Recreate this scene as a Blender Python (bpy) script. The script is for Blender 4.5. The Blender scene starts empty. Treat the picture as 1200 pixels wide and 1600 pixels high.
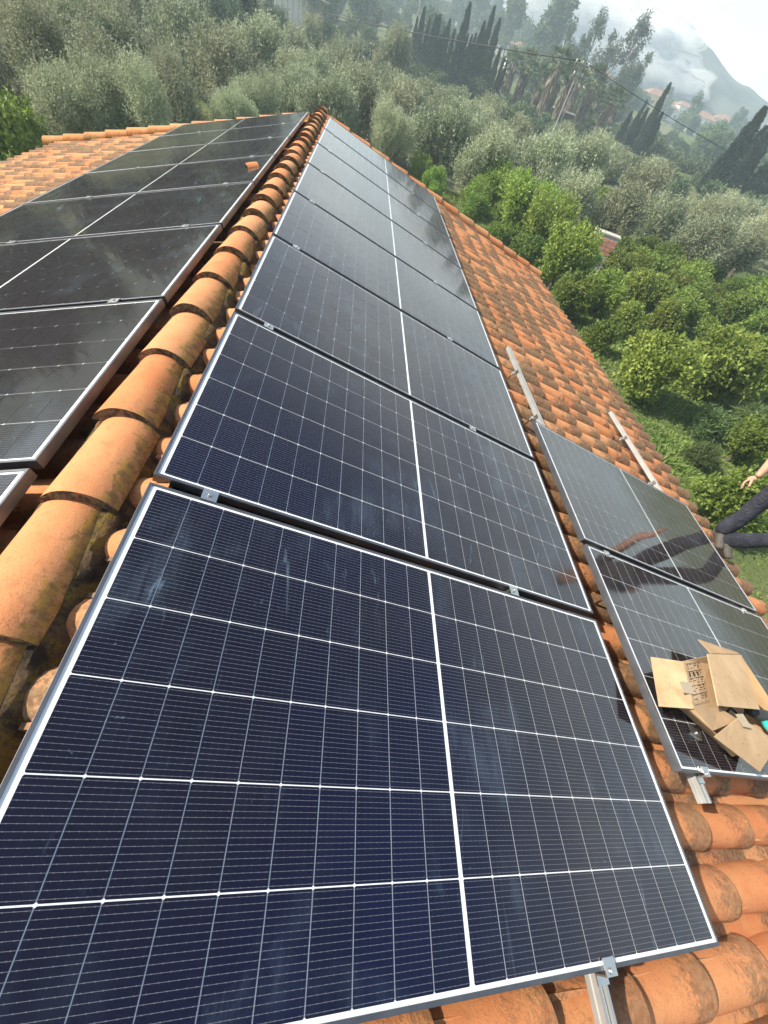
import bpy, bmesh, math, random
import numpy as np
from mathutils import Vector, Matrix, noise

R_ = math.radians
SC = bpy.context.scene
COL = SC.collection

# ------------------------------------------------------------------ camera, sky, sun, exposure
CAM_LOC = Vector((0.47945, -0.87547, 1.01546))
CX, CY, CZ = Vector((0.97426, -0.01999, 0.22454)), Vector((0.12952, -0.76562, -0.63011)), Vector((0.18451, 0.64298, -0.74333))
cam_data = bpy.data.cameras.new('camera')
cam = bpy.data.objects.new('camera', cam_data)
COL.objects.link(cam)
cam.matrix_world = Matrix((
    (CX.x, -CY.x, -CZ.x, CAM_LOC.x), (CX.y, -CY.y, -CZ.y, CAM_LOC.y), (CX.z, -CY.z, -CZ.z, CAM_LOC.z), (0, 0, 0, 1)))
cam_data.sensor_fit = 'VERTICAL'
cam_data.sensor_height = 36
cam_data.lens = 36 * 630.84 / 1600
cam_data.clip_start = 0.05
cam_data.clip_end = 6000
SC.camera = cam

SUN_DIR = Vector((-0.67, 0.07, 0.61)).normalized()      # towards the sun
SUN_EL = math.asin(SUN_DIR.z)
SUN_AZ = math.atan2(SUN_DIR.x, SUN_DIR.y)
world = bpy.data.worlds.new('World')
SC.world = world
world.use_nodes = True
wn = world.node_tree
for n in list(wn.nodes): wn.nodes.remove(n)
out = wn.nodes.new('ShaderNodeOutputWorld')
bg = wn.nodes.new('ShaderNodeBackground')
sky = wn.nodes.new('ShaderNodeTexSky')
sky.sky_type = 'NISHITA'
sky.sun_disc = False
sky.sun_elevation = SUN_EL
sky.sun_rotation = SUN_AZ
sky.air_density = 1.0
sky.dust_density = 1.5
sky.ozone_density = 1.5
# thin high cloud over the whole sky, broken by noise
tc = wn.nodes.new('ShaderNodeTexCoord')
mp = wn.nodes.new('ShaderNodeMapping'); mp.inputs['Scale'].default_value = (1.6, 1.6, 4.5)
nz = wn.nodes.new('ShaderNodeTexNoise'); nz.inputs['Scale'].default_value = 1.7; nz.inputs['Detail'].default_value = 7; nz.inputs['Roughness'].default_value = .55
rp = wn.nodes.new('ShaderNodeValToRGB'); rp.color_ramp.elements[0].position = .36; rp.color_ramp.elements[1].position = .64
rp.color_ramp.elements[0].color = (.34, .34, .34, 1); rp.color_ramp.elements[1].color = (.92, .92, .92, 1)
mx = wn.nodes.new('ShaderNodeMixRGB'); mx.inputs[2].default_value = (11.0, 11.2, 10.5, 1)
wn.links.new(tc.outputs['Generated'], mp.inputs[0]); wn.links.new(mp.outputs[0], nz.inputs[0])
wn.links.new(nz.outputs[0], rp.inputs[0]); 
sepz = wn.nodes.new('ShaderNodeSeparateXYZ'); wn.links.new(tc.outputs['Generated'], sepz.inputs[0])
fall = wn.nodes.new('ShaderNodeMapRange'); fall.inputs[1].default_value = .16; fall.inputs[2].default_value = .56; fall.inputs[3].default_value = 1; fall.inputs[4].default_value = .0
wn.links.new(sepz.outputs[2], fall.inputs[0])
ml = wn.nodes.new('ShaderNodeMath'); ml.operation = 'MULTIPLY'; wn.links.new(rp.outputs[0], ml.inputs[0]); wn.links.new(fall.outputs[0], ml.inputs[1])
wn.links.new(ml.outputs[0], mx.inputs[0])
wn.links.new(sky.outputs[0], mx.inputs[1]); wn.links.new(mx.outputs[0], bg.inputs[0])
bg.inputs[1].default_value = 0.085
wn.links.new(bg.outputs[0], out.inputs[0])

sun_data = bpy.data.lights.new('sun', 'SUN')
sun_data.energy = 4.6
sun_data.angle = R_(0.9)
sun_data.color = (1.0, 0.91, 0.76)
sun = bpy.data.objects.new('sun', sun_data)
COL.objects.link(sun)
sun.rotation_euler = SUN_DIR.to_track_quat('Z', 'Y').to_euler()

SC.view_settings.view_transform = 'Standard'
SC.view_settings.look = 'None'
SC.view_settings.exposure = 1.2
SC.view_settings.gamma = 1
SC.cycles.use_denoising = True
SC.cycles.max_bounces = 8
SC.cycles.transparent_max_bounces = 8
SC.cycles.volume_bounces = 2
SC.cycles.caustics_reflective = False
SC.cycles.caustics_refractive = False

# ------------------------------------------------------------------ helpers
rng = random.Random(7)
nrng = np.random.default_rng(11)
TH = 0.29825
CT, ST = math.cos(TH), math.sin(TH)


def tag(o, label=None, cat=None, group=None, kind=None):
    if label: o['label'] = label
    if cat: o['category'] = cat
    if group: o['group'] = group
    if kind: o['kind'] = kind
    return o


def empty(name, loc=(0, 0, 0), rot=(0, 0, 0), parent=None):
    o = bpy.data.objects.new(name, None)
    o.empty_display_size = .2
    COL.objects.link(o)
    o.location = loc
    o.rotation_euler = rot
    if parent: o.parent = parent
    return o


def link_mesh(name, me, parent=None, loc=(0, 0, 0), rot=(0, 0, 0), scale=(1, 1, 1)):
    o = bpy.data.objects.new(name, me)
    COL.objects.link(o)
    if parent: o.parent = parent
    o.location = loc
    o.rotation_euler = rot
    o.scale = scale
    return o


def mesh_np(name, V, F, mats, mi=None, smooth=False, uv=None, attrs=None):
    """V (n,3); F (m,k) index array with constant k; uv (m*k,2); attrs {name:(n,)} on points."""
    V = np.asarray(V, dtype=np.float32); F = np.asarray(F, dtype=np.int32)
    me = bpy.data.meshes.new(name)
    m, k = F.shape
    me.vertices.add(len(V)); me.vertices.foreach_set('co', V.ravel())
    me.loops.add(m * k); me.loops.foreach_set('vertex_index', F.ravel())
    me.polygons.add(m)
    me.polygons.foreach_set('loop_start', np.arange(0, m * k, k, dtype=np.int32))
    me.polygons.foreach_set('loop_total', np.full(m, k, dtype=np.int32))
    if mi is not None: me.polygons.foreach_set('material_index', np.asarray(mi, dtype=np.int32))
    sm = smooth if isinstance(smooth, np.ndarray) else np.full(m, bool(smooth))
    me.polygons.foreach_set('use_smooth', sm)
    if uv is not None:
        u = me.uv_layers.new(name='UVMap'); u.data.foreach_set('uv', np.asarray(uv, dtype=np.float32).ravel())
    if attrs:
        for a, v in attrs.items():
            at = me.attributes.new(a, 'FLOAT', 'POINT'); at.data.foreach_set('value', np.asarray(v, dtype=np.float32))
    for mt in (mats if isinstance(mats, (list, tuple)) else [mats]): me.materials.append(mt)
    me.update(calc_edges=True)
    me.validate()
    return me


class MB:
    """collects simple shapes (quads/tris/ngons) into one mesh"""
    def __init__(s): s.v = []; s.f = []; s.m = []; s.s = []
    def add(s, vs, fs, m=0, smooth=False):
        b = len(s.v); s.v += [tuple(v) for v in vs]
        for f in fs: s.f.append([b + i for i in f]); s.m.append(m); s.s.append(smooth)
    def box(s, c, d, rot=None, m=0):
        hx, hy, hz = d[0] / 2, d[1] / 2, d[2] / 2
        vs = [Vector((x, y, z)) for x in (-hx, hx) for y in (-hy, hy) for z in (-hz, hz)]
        if rot is not None: vs = [rot @ v for v in vs]
        vs = [v + Vector(c) for v in vs]
        s.add(vs, [(0, 1, 3, 2), (4, 6, 7, 5), (0, 4, 5, 1), (2, 3, 7, 6), (0, 2, 6, 4), (1, 5, 7, 3)], m)
    def tube(s, pts, rad, n=8, m=0, cap=True, smooth=True):
        pts = [Vector(p) for p in pts]
        if not isinstance(rad, (list, tuple)): rad = [rad] * len(pts)
        b = len(s.v)
        ref = Vector((0.31, 0.17, 1)).normalized()
        for i, p in enumerate(pts):
            d = (pts[min(i + 1, len(pts) - 1)] - pts[max(i - 1, 0)])
            d = d.normalized() if d.length > 1e-9 else Vector((0, 0, 1))
            a = d.cross(ref)
            if a.length < .05: a = d.cross(Vector((1, 0, 0)))
            a.normalize(); c = d.cross(a)
            for k in range(n):
                t = 2 * math.pi * k / n
                s.v.append(tuple(p + (a * math.cos(t) + c * math.sin(t)) * rad[i]))
        for i in range(len(pts) - 1):
            for k in range(n):
                s.f.append([b + i * n + k, b + i * n + (k + 1) % n, b + (i + 1) * n + (k + 1) % n, b + (i + 1) * n + k]); s.m.append(m); s.s.append(smooth)
        if cap:
            s.f.append([b + k for k in range(n)][::-1]); s.m.append(m); s.s.append(False)
            s.f.append([b + (len(pts) - 1) * n + k for k in range(n)]); s.m.append(m); s.s.append(False)
    def mesh(s, name, mats):
        me = bpy.data.meshes.new(name)
        me.from_pydata(s.v, [], s.f)
        for mt in (mats if isinstance(mats, (list, tuple)) else [mats]): me.materials.append(mt)
        me.polygons.foreach_set('material_index', s.m)
        me.polygons.foreach_set('use_smooth', s.s)
        me.update()
        return me
    def build(s, name, mats, parent=None, loc=(0, 0, 0), rot=(0, 0, 0)):
        return link_mesh(name, s.mesh(name, mats), parent, loc, rot)


# ------------------------------------------------------------------ material helpers
class N:
    def __init__(s, name):
        s.mat = bpy.data.materials.new(name); s.mat.use_nodes = True
        s.t = s.mat.node_tree; s.b = s.t.nodes['Principled BSDF']; s.o = s.t.nodes['Material Output']
    def n(s, typ, **k):
        x = s.t.nodes.new(typ)
        for a, v in k.items():
            if a in x.inputs: x.inputs[a].default_value = v
            else: setattr(x, a, v)
        return x
    def l(s, a, b): s.t.links.new(a, b)
    def math(s, op, a, b=None, c=None, clamp=False):
        x = s.t.nodes.new('ShaderNodeMath'); x.operation = op; x.use_clamp = clamp
        for i, q in enumerate((a, b, c)):
            if q is None: continue
            if isinstance(q, (int, float)): x.inputs[i].default_value = q
            else: s.l(q, x.inputs[i])
        return x.outputs[0]
    def mix(s, f, a, b):
        x = s.t.nodes.new('ShaderNodeMixRGB')
        for i, q in enumerate((f, a, b)):
            if isinstance(q, (int, float)): x.inputs[i].default_value = q
            elif isinstance(q, tuple): x.inputs[i].default_value = (*q, 1)
            else: s.l(q, x.inputs[i])
        return x.outputs[0]
    def noise(s, vec, scale, detail=4, rough=.55, dist=0):
        x = s.t.nodes.new('ShaderNodeTexNoise'); x.inputs['Scale'].default_value = scale
        x.inputs['Detail'].default_value = detail; x.inputs['Roughness'].default_value = rough; x.inputs['Distortion'].default_value = dist
        if vec is not None: s.l(vec, x.inputs['Vector'])
        return x.outputs['Fac']
    def ramp(s, f, a, b, lo=0., hi=1.):
        x = s.t.nodes.new('ShaderNodeMapRange'); x.inputs[1].default_value = a; x.inputs[2].default_value = b
        x.inputs[3].default_value = lo; x.inputs[4].default_value = hi; x.interpolation_type = 'SMOOTHSTEP'
        s.l(f, x.inputs[0]); return x.outputs[0]
    def pos(s): return s.t.nodes.new('ShaderNodeNewGeometry').outputs['Position']
    def obj(s): return s.t.nodes.new('ShaderNodeTexCoord').outputs['Object']
    def rnd(s): return s.t.nodes.new('ShaderNodeObjectInfo').outputs['Random']
    def bump(s, h, strength=.3, dist=.01):
        x = s.t.nodes.new('ShaderNodeBump'); x.inputs['Strength'].default_value = strength; x.inputs['Distance'].default_value = dist
        s.l(h, x.inputs['Height']); s.l(x.outputs[0], s.b.inputs['Normal'])


def simple(name, col, rough=.7, metal=0, var=.0, scale=5, bump=0, spec=.5):
    m = N(name)
    m.b.inputs['Roughness'].default_value = rough; m.b.inputs['Metallic'].default_value = metal
    m.b.inputs['Specular IOR Level'].default_value = spec
    f = m.noise(m.obj(), scale, 5)
    if var:
        c = m.mix(m.ramp(f, .3, .7), tuple(x * (1 - var) for x in col), tuple(min(1, x * (1 + var)) for x in col))
        m.l(c, m.b.inputs['Base Color'])
    else: m.b.inputs['Base Color'].default_value = (*col, 1)
    if bump: m.bump(f, bump)
    return m.mat


def tile_material(name, lichen=1.0, yellow=0.0, nose_dark=1.0):
    m = N(name)
    at = m.t.nodes.new('ShaderNodeAttribute'); at.attribute_name = 'tint'
    r = m.math('FRACT', m.math('ADD', at.outputs['Fac'], m.rnd()))
    r2 = m.math('FRACT', m.math('MULTIPLY', r, 7.31))
    r3 = m.math('FRACT', m.math('MULTIPLY', r, 23.7))
    P = m.pos()
    uvn = m.t.nodes.new('ShaderNodeUVMap'); sp = m.t.nodes.new('ShaderNodeSeparateXYZ'); m.l(uvn.outputs[0], sp.inputs[0])
    U, V = sp.outputs[0], sp.outputs[1]
    big = m.noise(P, 9, 4)
    fine = m.noise(P, 70, 5, .7)
    pit = m.noise(P, 240, 3, .7)
    c = m.mix(r, (.50, .175, .066), (.56, .232, .098))
    c = m.mix(m.math('MULTIPLY', m.ramp(r2, .5, 1), .5), c, (.56, .33, .165))
    c = m.mix(m.ramp(big, .35, .7, 0, .36), c, (.54, .295, .13))
    c = m.mix(m.ramp(m.noise(P, 28, 5, .6), .5, .75, 0, .4), c, (.33, .125, .055))
    c = m.mix(m.ramp(pit, .56, .68, 0, .6), c, (.19, .075, .04))
    # dark lichen: grows from the exposed nose back up the tile, in patches
    grow = m.ramp(m.math('ADD', V, m.math('MULTIPLY', m.math('SUBTRACT', m.noise(P, 17, 4), .5), .5)), .25, .95)
    pat = m.math('ADD', m.math('MULTIPLY', grow, .42 * nose_dark), m.math('MULTIPLY', m.noise(P, 11, 5, .6), .75))
    pat = m.math('ADD', pat, m.math('MULTIPLY', m.math('SUBTRACT', fine, .5), .95))
    pat = m.math('ADD', pat, m.math('MULTIPLY', m.math('SUBTRACT', r3, .5), .30 * lichen))
    k = m.ramp(pat, .58 - .05 * (lichen - 1), .90 - .05 * (lichen - 1), 0, min(.78, .6 * lichen))
    lc = m.mix(m.ramp(m.noise(P, 45, 4), .35, .65), (.05, .042, .028), (.15, .125, .08))
    c = m.mix(k, c, lc)
    if yellow:
        yn = m.math('ADD', m.noise(P, 13, 5, .65), m.math('MULTIPLY', m.math('SUBTRACT', m.noise(P, 90, 3), .5), .4))
        side = m.ramp(U, .58, .88, 0, .30)
        yk = m.ramp(m.math('ADD', yn, side), .63, .78, 0, yellow)
        yc = m.mix(m.ramp(m.noise(P, 38, 4), .4, .6), (.36, .21, .02), (.10, .075, .02))
        c = m.mix(yk, c, yc)
    edge = m.ramp(V, .985, .995)     # the nose rim
    c = m.mix(m.math('MULTIPLY', edge, m.ramp(m.noise(P, 30, 4), .25, .5, .35, .95)), c, m.mix(m.ramp(fine, .45, .6), (.03, .028, .022), (.14, .12, .08)))
    m.l(c, m.b.inputs['Base Color'])
    m.b.inputs['Roughness'].default_value = .86
    m.b.inputs['Specular IOR Level'].default_value = .25
    h = m.math('ADD', m.math('MULTIPLY', pit, .5), m.math('MULTIPLY', fine, .8))
    h = m.math('ADD', h, m.math('MULTIPLY', k, .5))
    m.bump(h, .55, .004)
    return m.mat


M_TILE = tile_material('terracotta_tile', 2.2, 0, 1.45)
M_TILE_CLEAN = tile_material('terracotta_tile_cleaner', 1.0, 0, 1.0)
M_CHANNEL = tile_material('shaded_channel_tile', 3.2, 0, .6)  # shade of the channels put into the colour through heavier lichen
M_RIDGE = tile_material('terracotta_ridge', .58, .6, .55)
M_VERGE = tile_material('terracotta_verge', 1.0, .5, .6)
mm = N('mossy_mortar'); P = mm.pos()
c = mm.mix(mm.ramp(mm.noise(P, 14, 6, .7), .40, .62), (.035, .024, .014), (.16, .095, .045))
c = mm.mix(mm.ramp(mm.noise(P, 9, 6, .7, .6), .46, .60, 0, .85), c, (.24, .150, .020))
c = mm.mix(mm.ramp(mm.noise(P, 75, 4, .7), .52, .66, 0, .7), c, (.03, .024, .016))
mm.l(c, mm.b.inputs['Base Color']); mm.b.inputs['Roughness'].default_value = .95
mm.bump(mm.noise(P, 45, 6, .75), .9, .012)
M_MORTAR = mm.mat
M_DECK = simple('dark_underlay', (.05, .028, .018), .95, var=.4, scale=12)
M_PLASTER = simple('cream_plaster', (.62, .56, .44), .9, var=.1, scale=3)

# glass-covered panel surfaces
def panel_mat(name, kind):
    m = N(name)
    P = m.pos()
    dust = m.noise(P, 3.2, 5, .6)
    sm = m.noise(P, 1.35, 3, .5, .6)
    streak = m.t.nodes.new('ShaderNodeMapping'); streak.inputs['Scale'].default_value = (9, 2.2, 4); streak.inputs['Rotation'].default_value = (0, 0, .5)
    m.l(P, streak.inputs[0])
    st = m.noise(streak.outputs[0], 2.6, 5, .65, .4)
    if kind == 'cell':
        uvn = m.t.nodes.new('ShaderNodeUVMap'); sp = m.t.nodes.new('ShaderNodeSeparateXYZ'); m.l(uvn.outputs[0], sp.inputs[0])
        v = m.math('FRACT', m.math('DIVIDE', sp.outputs[1], .01135))
        d = m.math('ABSOLUTE', m.math('SUBTRACT', v, .5))
        line = m.math('LESS_THAN', d, .030)
        # solder pads near the cell ends
        u = m.math('FRACT', m.math('DIVIDE', sp.outputs[0], .0163))
        pad = m.math('MULTIPLY', m.math('LESS_THAN', m.math('ABSOLUTE', m.math('SUBTRACT', u, .5)), .05), m.math('LESS_THAN', d, .075))
        line = m.math('MAXIMUM', line, pad)
        base = m.mix(m.ramp(m.noise(P, .8, 2), .4, .6), (.0010, .0016, .0180), (.0034, .0022, .0100))
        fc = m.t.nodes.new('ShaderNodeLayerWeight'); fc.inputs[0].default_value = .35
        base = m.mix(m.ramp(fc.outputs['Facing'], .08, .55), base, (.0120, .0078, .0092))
        tone = m.mix(m.rnd(), (.9, .9, .9), (1.1, 1.1, 1.15))
        mu = m.t.nodes.new('ShaderNodeMixRGB'); mu.blend_type = 'MULTIPLY'; mu.inputs[0].default_value = 1; m.l(base, mu.inputs[1]); m.l(tone, mu.inputs[2])
        c = m.mix(line, mu.outputs[0], (.13, .13, .145))
    elif kind == 'sheet':
        c = m.mix(m.ramp(dust, .3, .7), (.74, .76, .78), (.82, .83, .84))
    blot = m.ramp(m.noise(P, 2.1, 4, .6, .8), .50, .68, 0, .055)
    film = m.math('ADD', m.math('MULTIPLY', blot, m.ramp(st, .3, .65)), m.ramp(m.math('ADD', m.math('MULTIPLY', dust, .5), m.math('MULTIPLY', st, .5)), .50, .74, .0005, .014))
    spots = m.ramp(m.noise(P, 55, 2, .5), .71, .77, 0, .12)
    film = m.math('ADD', film, m.math('MULTIPLY', spots, m.ramp(sm, .45, .6)))
    smear = m.math('MULTIPLY', m.ramp(m.noise(streak.outputs[0], 1.1, 4, .7, 1.2), .60, .72, 0, .16), m.ramp(sm, .4, .6))
    film = m.math('ADD', film, smear)
    c = m.mix(film, c, (.34, .50, .66))
    m.l(c, m.b.inputs['Base Color'])
    m.b.inputs['Roughness'].default_value = .5
    m.b.inputs['Specular IOR Level'].default_value = .0
    m.b.inputs['Coat Weight'].default_value = 1
    m.b.inputs['Coat IOR'].default_value = 1.56
    m.b.inputs['Sheen Weight'].default_value = .03
    m.b.inputs['Sheen Roughness'].default_value = .35
    m.b.inputs['Sheen Tint'].default_value = (1, .93, .8, 1)
    m.l(m.ramp(dust, .3, .7, .04, .11), m.b.inputs['Coat Roughness'])
    return m.mat


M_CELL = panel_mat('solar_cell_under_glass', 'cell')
M_SHEET = panel_mat('white_backsheet_under_glass', 'sheet')
M_FRAME = simple('anodised_frame', (.15, .155, .17), .45, .85, var=.12, scale=14)
M_ALU = simple('bright_aluminium', (.60, .60, .58), .36, 1.0, var=.06, scale=10)
M_ALU_MATT = simple('matt_aluminium', (.50, .50, .48), .55, .85, var=.08, scale=10)
M_STEEL = simple('steel_bolt', (.5, .5, .48), .35, 1.0)
M_CARD = None

# ------------------------------------------------------------------ terrain
PR = [(0, -5.8), (45, -5.7), (75, -4.6), (110, -3.1), (160, -.5), (250, 5), (400, 17), (600, 30), (700, 22), (850, 5), (4000, -5)]


def ground_z(x, y):
    d = math.hypot(x, y); az = math.degrees(math.atan2(x, y))
    k = 1 - .35 * min(1, max(0, (az - 5) / 25))
    if az > 60: k *= max(.3, 1 - (az - 60) / 60)
    if az < -8: k *= 1 + 3.0 * min(1, (-8 - az) / 27)
    for (a, b), (c, e) in zip(PR, PR[1:]):
        if d <= c:
            z = b + (e - b) * (d - a) / (c - a); break
    else: z = PR[-1][1]
    return -5.8 + (z + 5.8) * k


def noise2(x, y, s, seed=0):
    return noise.noise(Vector((x * s + seed * 17.3, y * s - seed * 5.1, seed * 3.7)))


M_GROUND = None
g = N('orchard_ground')
P = g.pos()
n1 = g.noise(P, .22, 6, .65); n2 = g.noise(P, 3.5, 5, .7); n3 = g.noise(P, .035, 4, .6)
c = g.mix(g.ramp(n1, .35, .65), (.065, .10, .030), (.125, .145, .055))
c = g.mix(g.ramp(n2, .35, .7, 0, .6), c, (.05, .085, .02))
c = g.mix(g.ramp(n3, .42, .58, 0, .85), c, (.15, .145, .085))
g.l(c, g.b.inputs['Base Color']); g.b.inputs['Roughness'].default_value = 1; g.b.inputs['Specular IOR Level'].default_value = .1
g.bump(n2, .8, .15)
M_GROUND = g.mat


def build_ground():
    rad = [0, 3, 6, 9, 12, 16, 20, 25, 30, 37, 45, 55, 65, 75, 90, 110, 130, 160, 190, 220, 250, 290, 330, 370, 410, 460, 520, 600, 650, 700, 780, 850, 1000, 1180]
    na = 120
    V = [(0, 0, ground_z(0, 0.1))]; F = []
    for r in rad[1:]:
        for k in range(na):
            a = 2 * math.pi * k / na
            x, y = r * math.sin(a), r * math.cos(a)
            V.append((x, y, ground_z(x, y) + .25 * noise2(x, y, .12) * min(1, r / 12) + (r / 60) * .8 * noise2(x, y, .02, 2)))
    T = []
    for k in range(na): T.append((0, 1 + k, 1 + (k + 1) % na))
    for i in range(len(rad) - 2):
        for k in range(na):
            a, b = 1 + i * na + k, 1 + i * na + (k + 1) % na
            T.append((a, a + na, b + na)); T.append((a, b + na, b))
    me = mesh_np('ground', np.array(V), np.array(T)[:, ::-1], M_GROUND, smooth=True)
    tag(link_mesh('ground', me), kind='structure')


build_ground()

# ------------------------------------------------------------------ far mountain
def build_mountain():
    # crest elevation (z / distance) against bearing, degrees clockwise from the ridge direction
    cr = [(-60, .05), (-30, .11), (-8, .09), (4, .070), (11, .105), (14, .128), (16, .130), (20, .1165), (22, .1135), (24, .1105), (25.4, .1075), (26.9, .1035), (28.8, .091), (30.2, .0835), (31.8, .073), (33.5, .0685), (36, .062), (42, .045), (55, .02), (70, .0)]
    def crest(az):
        for (a, b), (c, e) in zip(cr, cr[1:]):
            if a <= az <= c: return b + (e - b) * (az - a) / (c - a)
        return 0
    D = 600
    na, nr = 260, 26
    V = []
    for i in range(nr + 1):
        t = i / nr
        for k in range(na + 1):
            az = -60 + 130 * k / na
            d = D + (t - .72) * 300
            cz = crest(az) * D + 1
            prof = math.sin(min(1, t / .72) * math.pi / 2) ** 1.3 if t < .72 else math.cos((t - .72) / .28 * math.pi / 2)
            a = R_(az)
            x, y = d * math.sin(a), d * math.cos(a)
            rough = (noise2(x, y, .016, 5) * 5 + noise2(x, y, .05, 6) * 2.2 + noise2(x, y, .14, 7) * .9)
            V.append((x, y, -6 + (cz + 6) * prof + rough * prof * (.25 if abs(t - .72) < .03 else 1)))
    F = [(i * (na + 1) + k, i * (na + 1) + k + 1, (i + 1) * (na + 1) + k + 1, (i + 1) * (na + 1) + k) for i in range(nr) for k in range(na)]
    m = N('mountain_scrub'); P = m.pos()
    c = m.mix(m.ramp(m.noise(P, .03, 6, .65), .4, .6), (.022, .034, .036), (.085, .095, .080))
    m.l(c, m.b.inputs['Base Color']); m.b.inputs['Roughness'].default_value = 1
    me = mesh_np('mountain', np.array(V), np.array(F), m.mat, smooth=True)
    tag(link_mesh('mountain', me), kind='structure')


build_mountain()

# ------------------------------------------------------------------ haze (closed box of even air) and low cloud
def build_haze():
    b = MB(); b.box((0, 0, 0), (2700, 2700, 1)); me = b.mesh('haze', [])
    m = bpy.data.materials.new('haze_air'); m.use_nodes = True
    t = m.node_tree
    for n in list(t.nodes): t.nodes.remove(n)
    o = t.nodes.new('ShaderNodeOutputMaterial'); v = t.nodes.new('ShaderNodeVolumePrincipled')
    v.inputs['Color'].default_value = (.72, .88, 1.0, 1); v.inputs['Density'].default_value = HAZE; v.inputs['Anisotropy'].default_value = .15
    t.links.new(v.outputs[0], o.inputs['Volume'])
    me.materials.append(m)
    top, bot = 104, -16
    h = link_mesh('haze', me, loc=(0, 0, (top + bot) / 2), scale=(1, 1, top - bot))
    tag(h, kind='stuff')


HAZE = 0.00125
build_haze()


def build_clouds():
    m = bpy.data.materials.new('cloud_vapour'); m.use_nodes = True
    t = m.node_tree
    for n in list(t.nodes): t.nodes.remove(n)
    o = t.nodes.new('ShaderNodeOutputMaterial'); v = t.nodes.new('ShaderNodeVolumePrincipled')
    v.inputs['Color'].default_value = (.985, .99, 1, 1); v.inputs['Density'].default_value = .065; v.inputs['Anisotropy'].default_value = 0
    t.links.new(v.outputs[0], o.inputs['Volume'])
    r = random.Random(12)
    banks = [('long low cloud bank lying across the middle of the mountain', [(14, .098, 20), (16.5, .096, 22), (18.5, .088, 24), (20.5, .083, 22), (22.5, .076, 22), (24.5, .068, 20), (26.2, .060, 16), (28, .052, 13), (15, .074, 20), (17.5, .070, 20), (20, .062, 18), (22.5, .055, 16), (25, .047, 14)]),
             ('small bright cloud spilling over the mountain crest', [(23.4, .098, 11), (24.6, .104, 12), (25.8, .096, 9)])]
    for lb, pts in banks:
        bm = bmesh.new()
        for az, el, rad in pts:
            for k in range(9):
                a = R_(az + r.uniform(-1.6, 1.6)); d = 455 + r.uniform(-18, 18)
                rr = rad * r.uniform(.3, 1.0)
                mtx = Matrix.Translation((d * math.sin(a), d * math.cos(a), 1 + el * d + r.uniform(-.4, .4) * rad * .7)) @ Matrix.Diagonal((rr * 1.6, rr * .8, rr * .48, 1))
                g_ = bmesh.ops.create_icosphere(bm, subdivisions=3, radius=1, matrix=mtx)
                for vv in g_['verts']:
                    q = noise.noise(vv.co * .09) * .45 + noise.noise(vv.co * .22) * .30
                    c0 = mtx.translation; vv.co = c0 + (vv.co - c0) * (1 + q)
        me = bpy.data.meshes.new('cloud'); bm.to_mesh(me); bm.free(); me.materials.append(m)
        tag(link_mesh('cloud', me), lb, 'cloud')


build_clouds()

# ------------------------------------------------------------------ the house and its tiled roof
def project(p):
    q = Vector(p) - CAM_LOC
    z = q.dot(CZ)
    if z < .05: return None
    return 600 + 630.84 * q.dot(CX) / z, 800 + 630.84 * q.dot(CY) / z, z


RIGHT_ROT = (0, TH, 0)
RIDGE_X = -0.17
LEFT_O = Vector((-0.3315, 0, -0.0169))
EAVE_R, EAVE_L = 5.12, 4.62
Y_NEAR = -3.3
def verge_y(u): return 8.66 + .075 * u


def rpt(u, v, h=0): return Vector((u * CT + h * ST, v, -u * ST + h * CT))
def lpt(u, v, h=0): return LEFT_O + Vector((-u * CT - h * ST, v, -u * ST + h * CT))


MAT_R = Matrix.Rotation(TH, 3, 'Y')                                   # local x = down the right slope
MAT_L = Matrix.Rotation(math.pi, 3, 'Z') @ Matrix.Rotation(TH, 3, 'Y')  # local x = down the left slope


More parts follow.
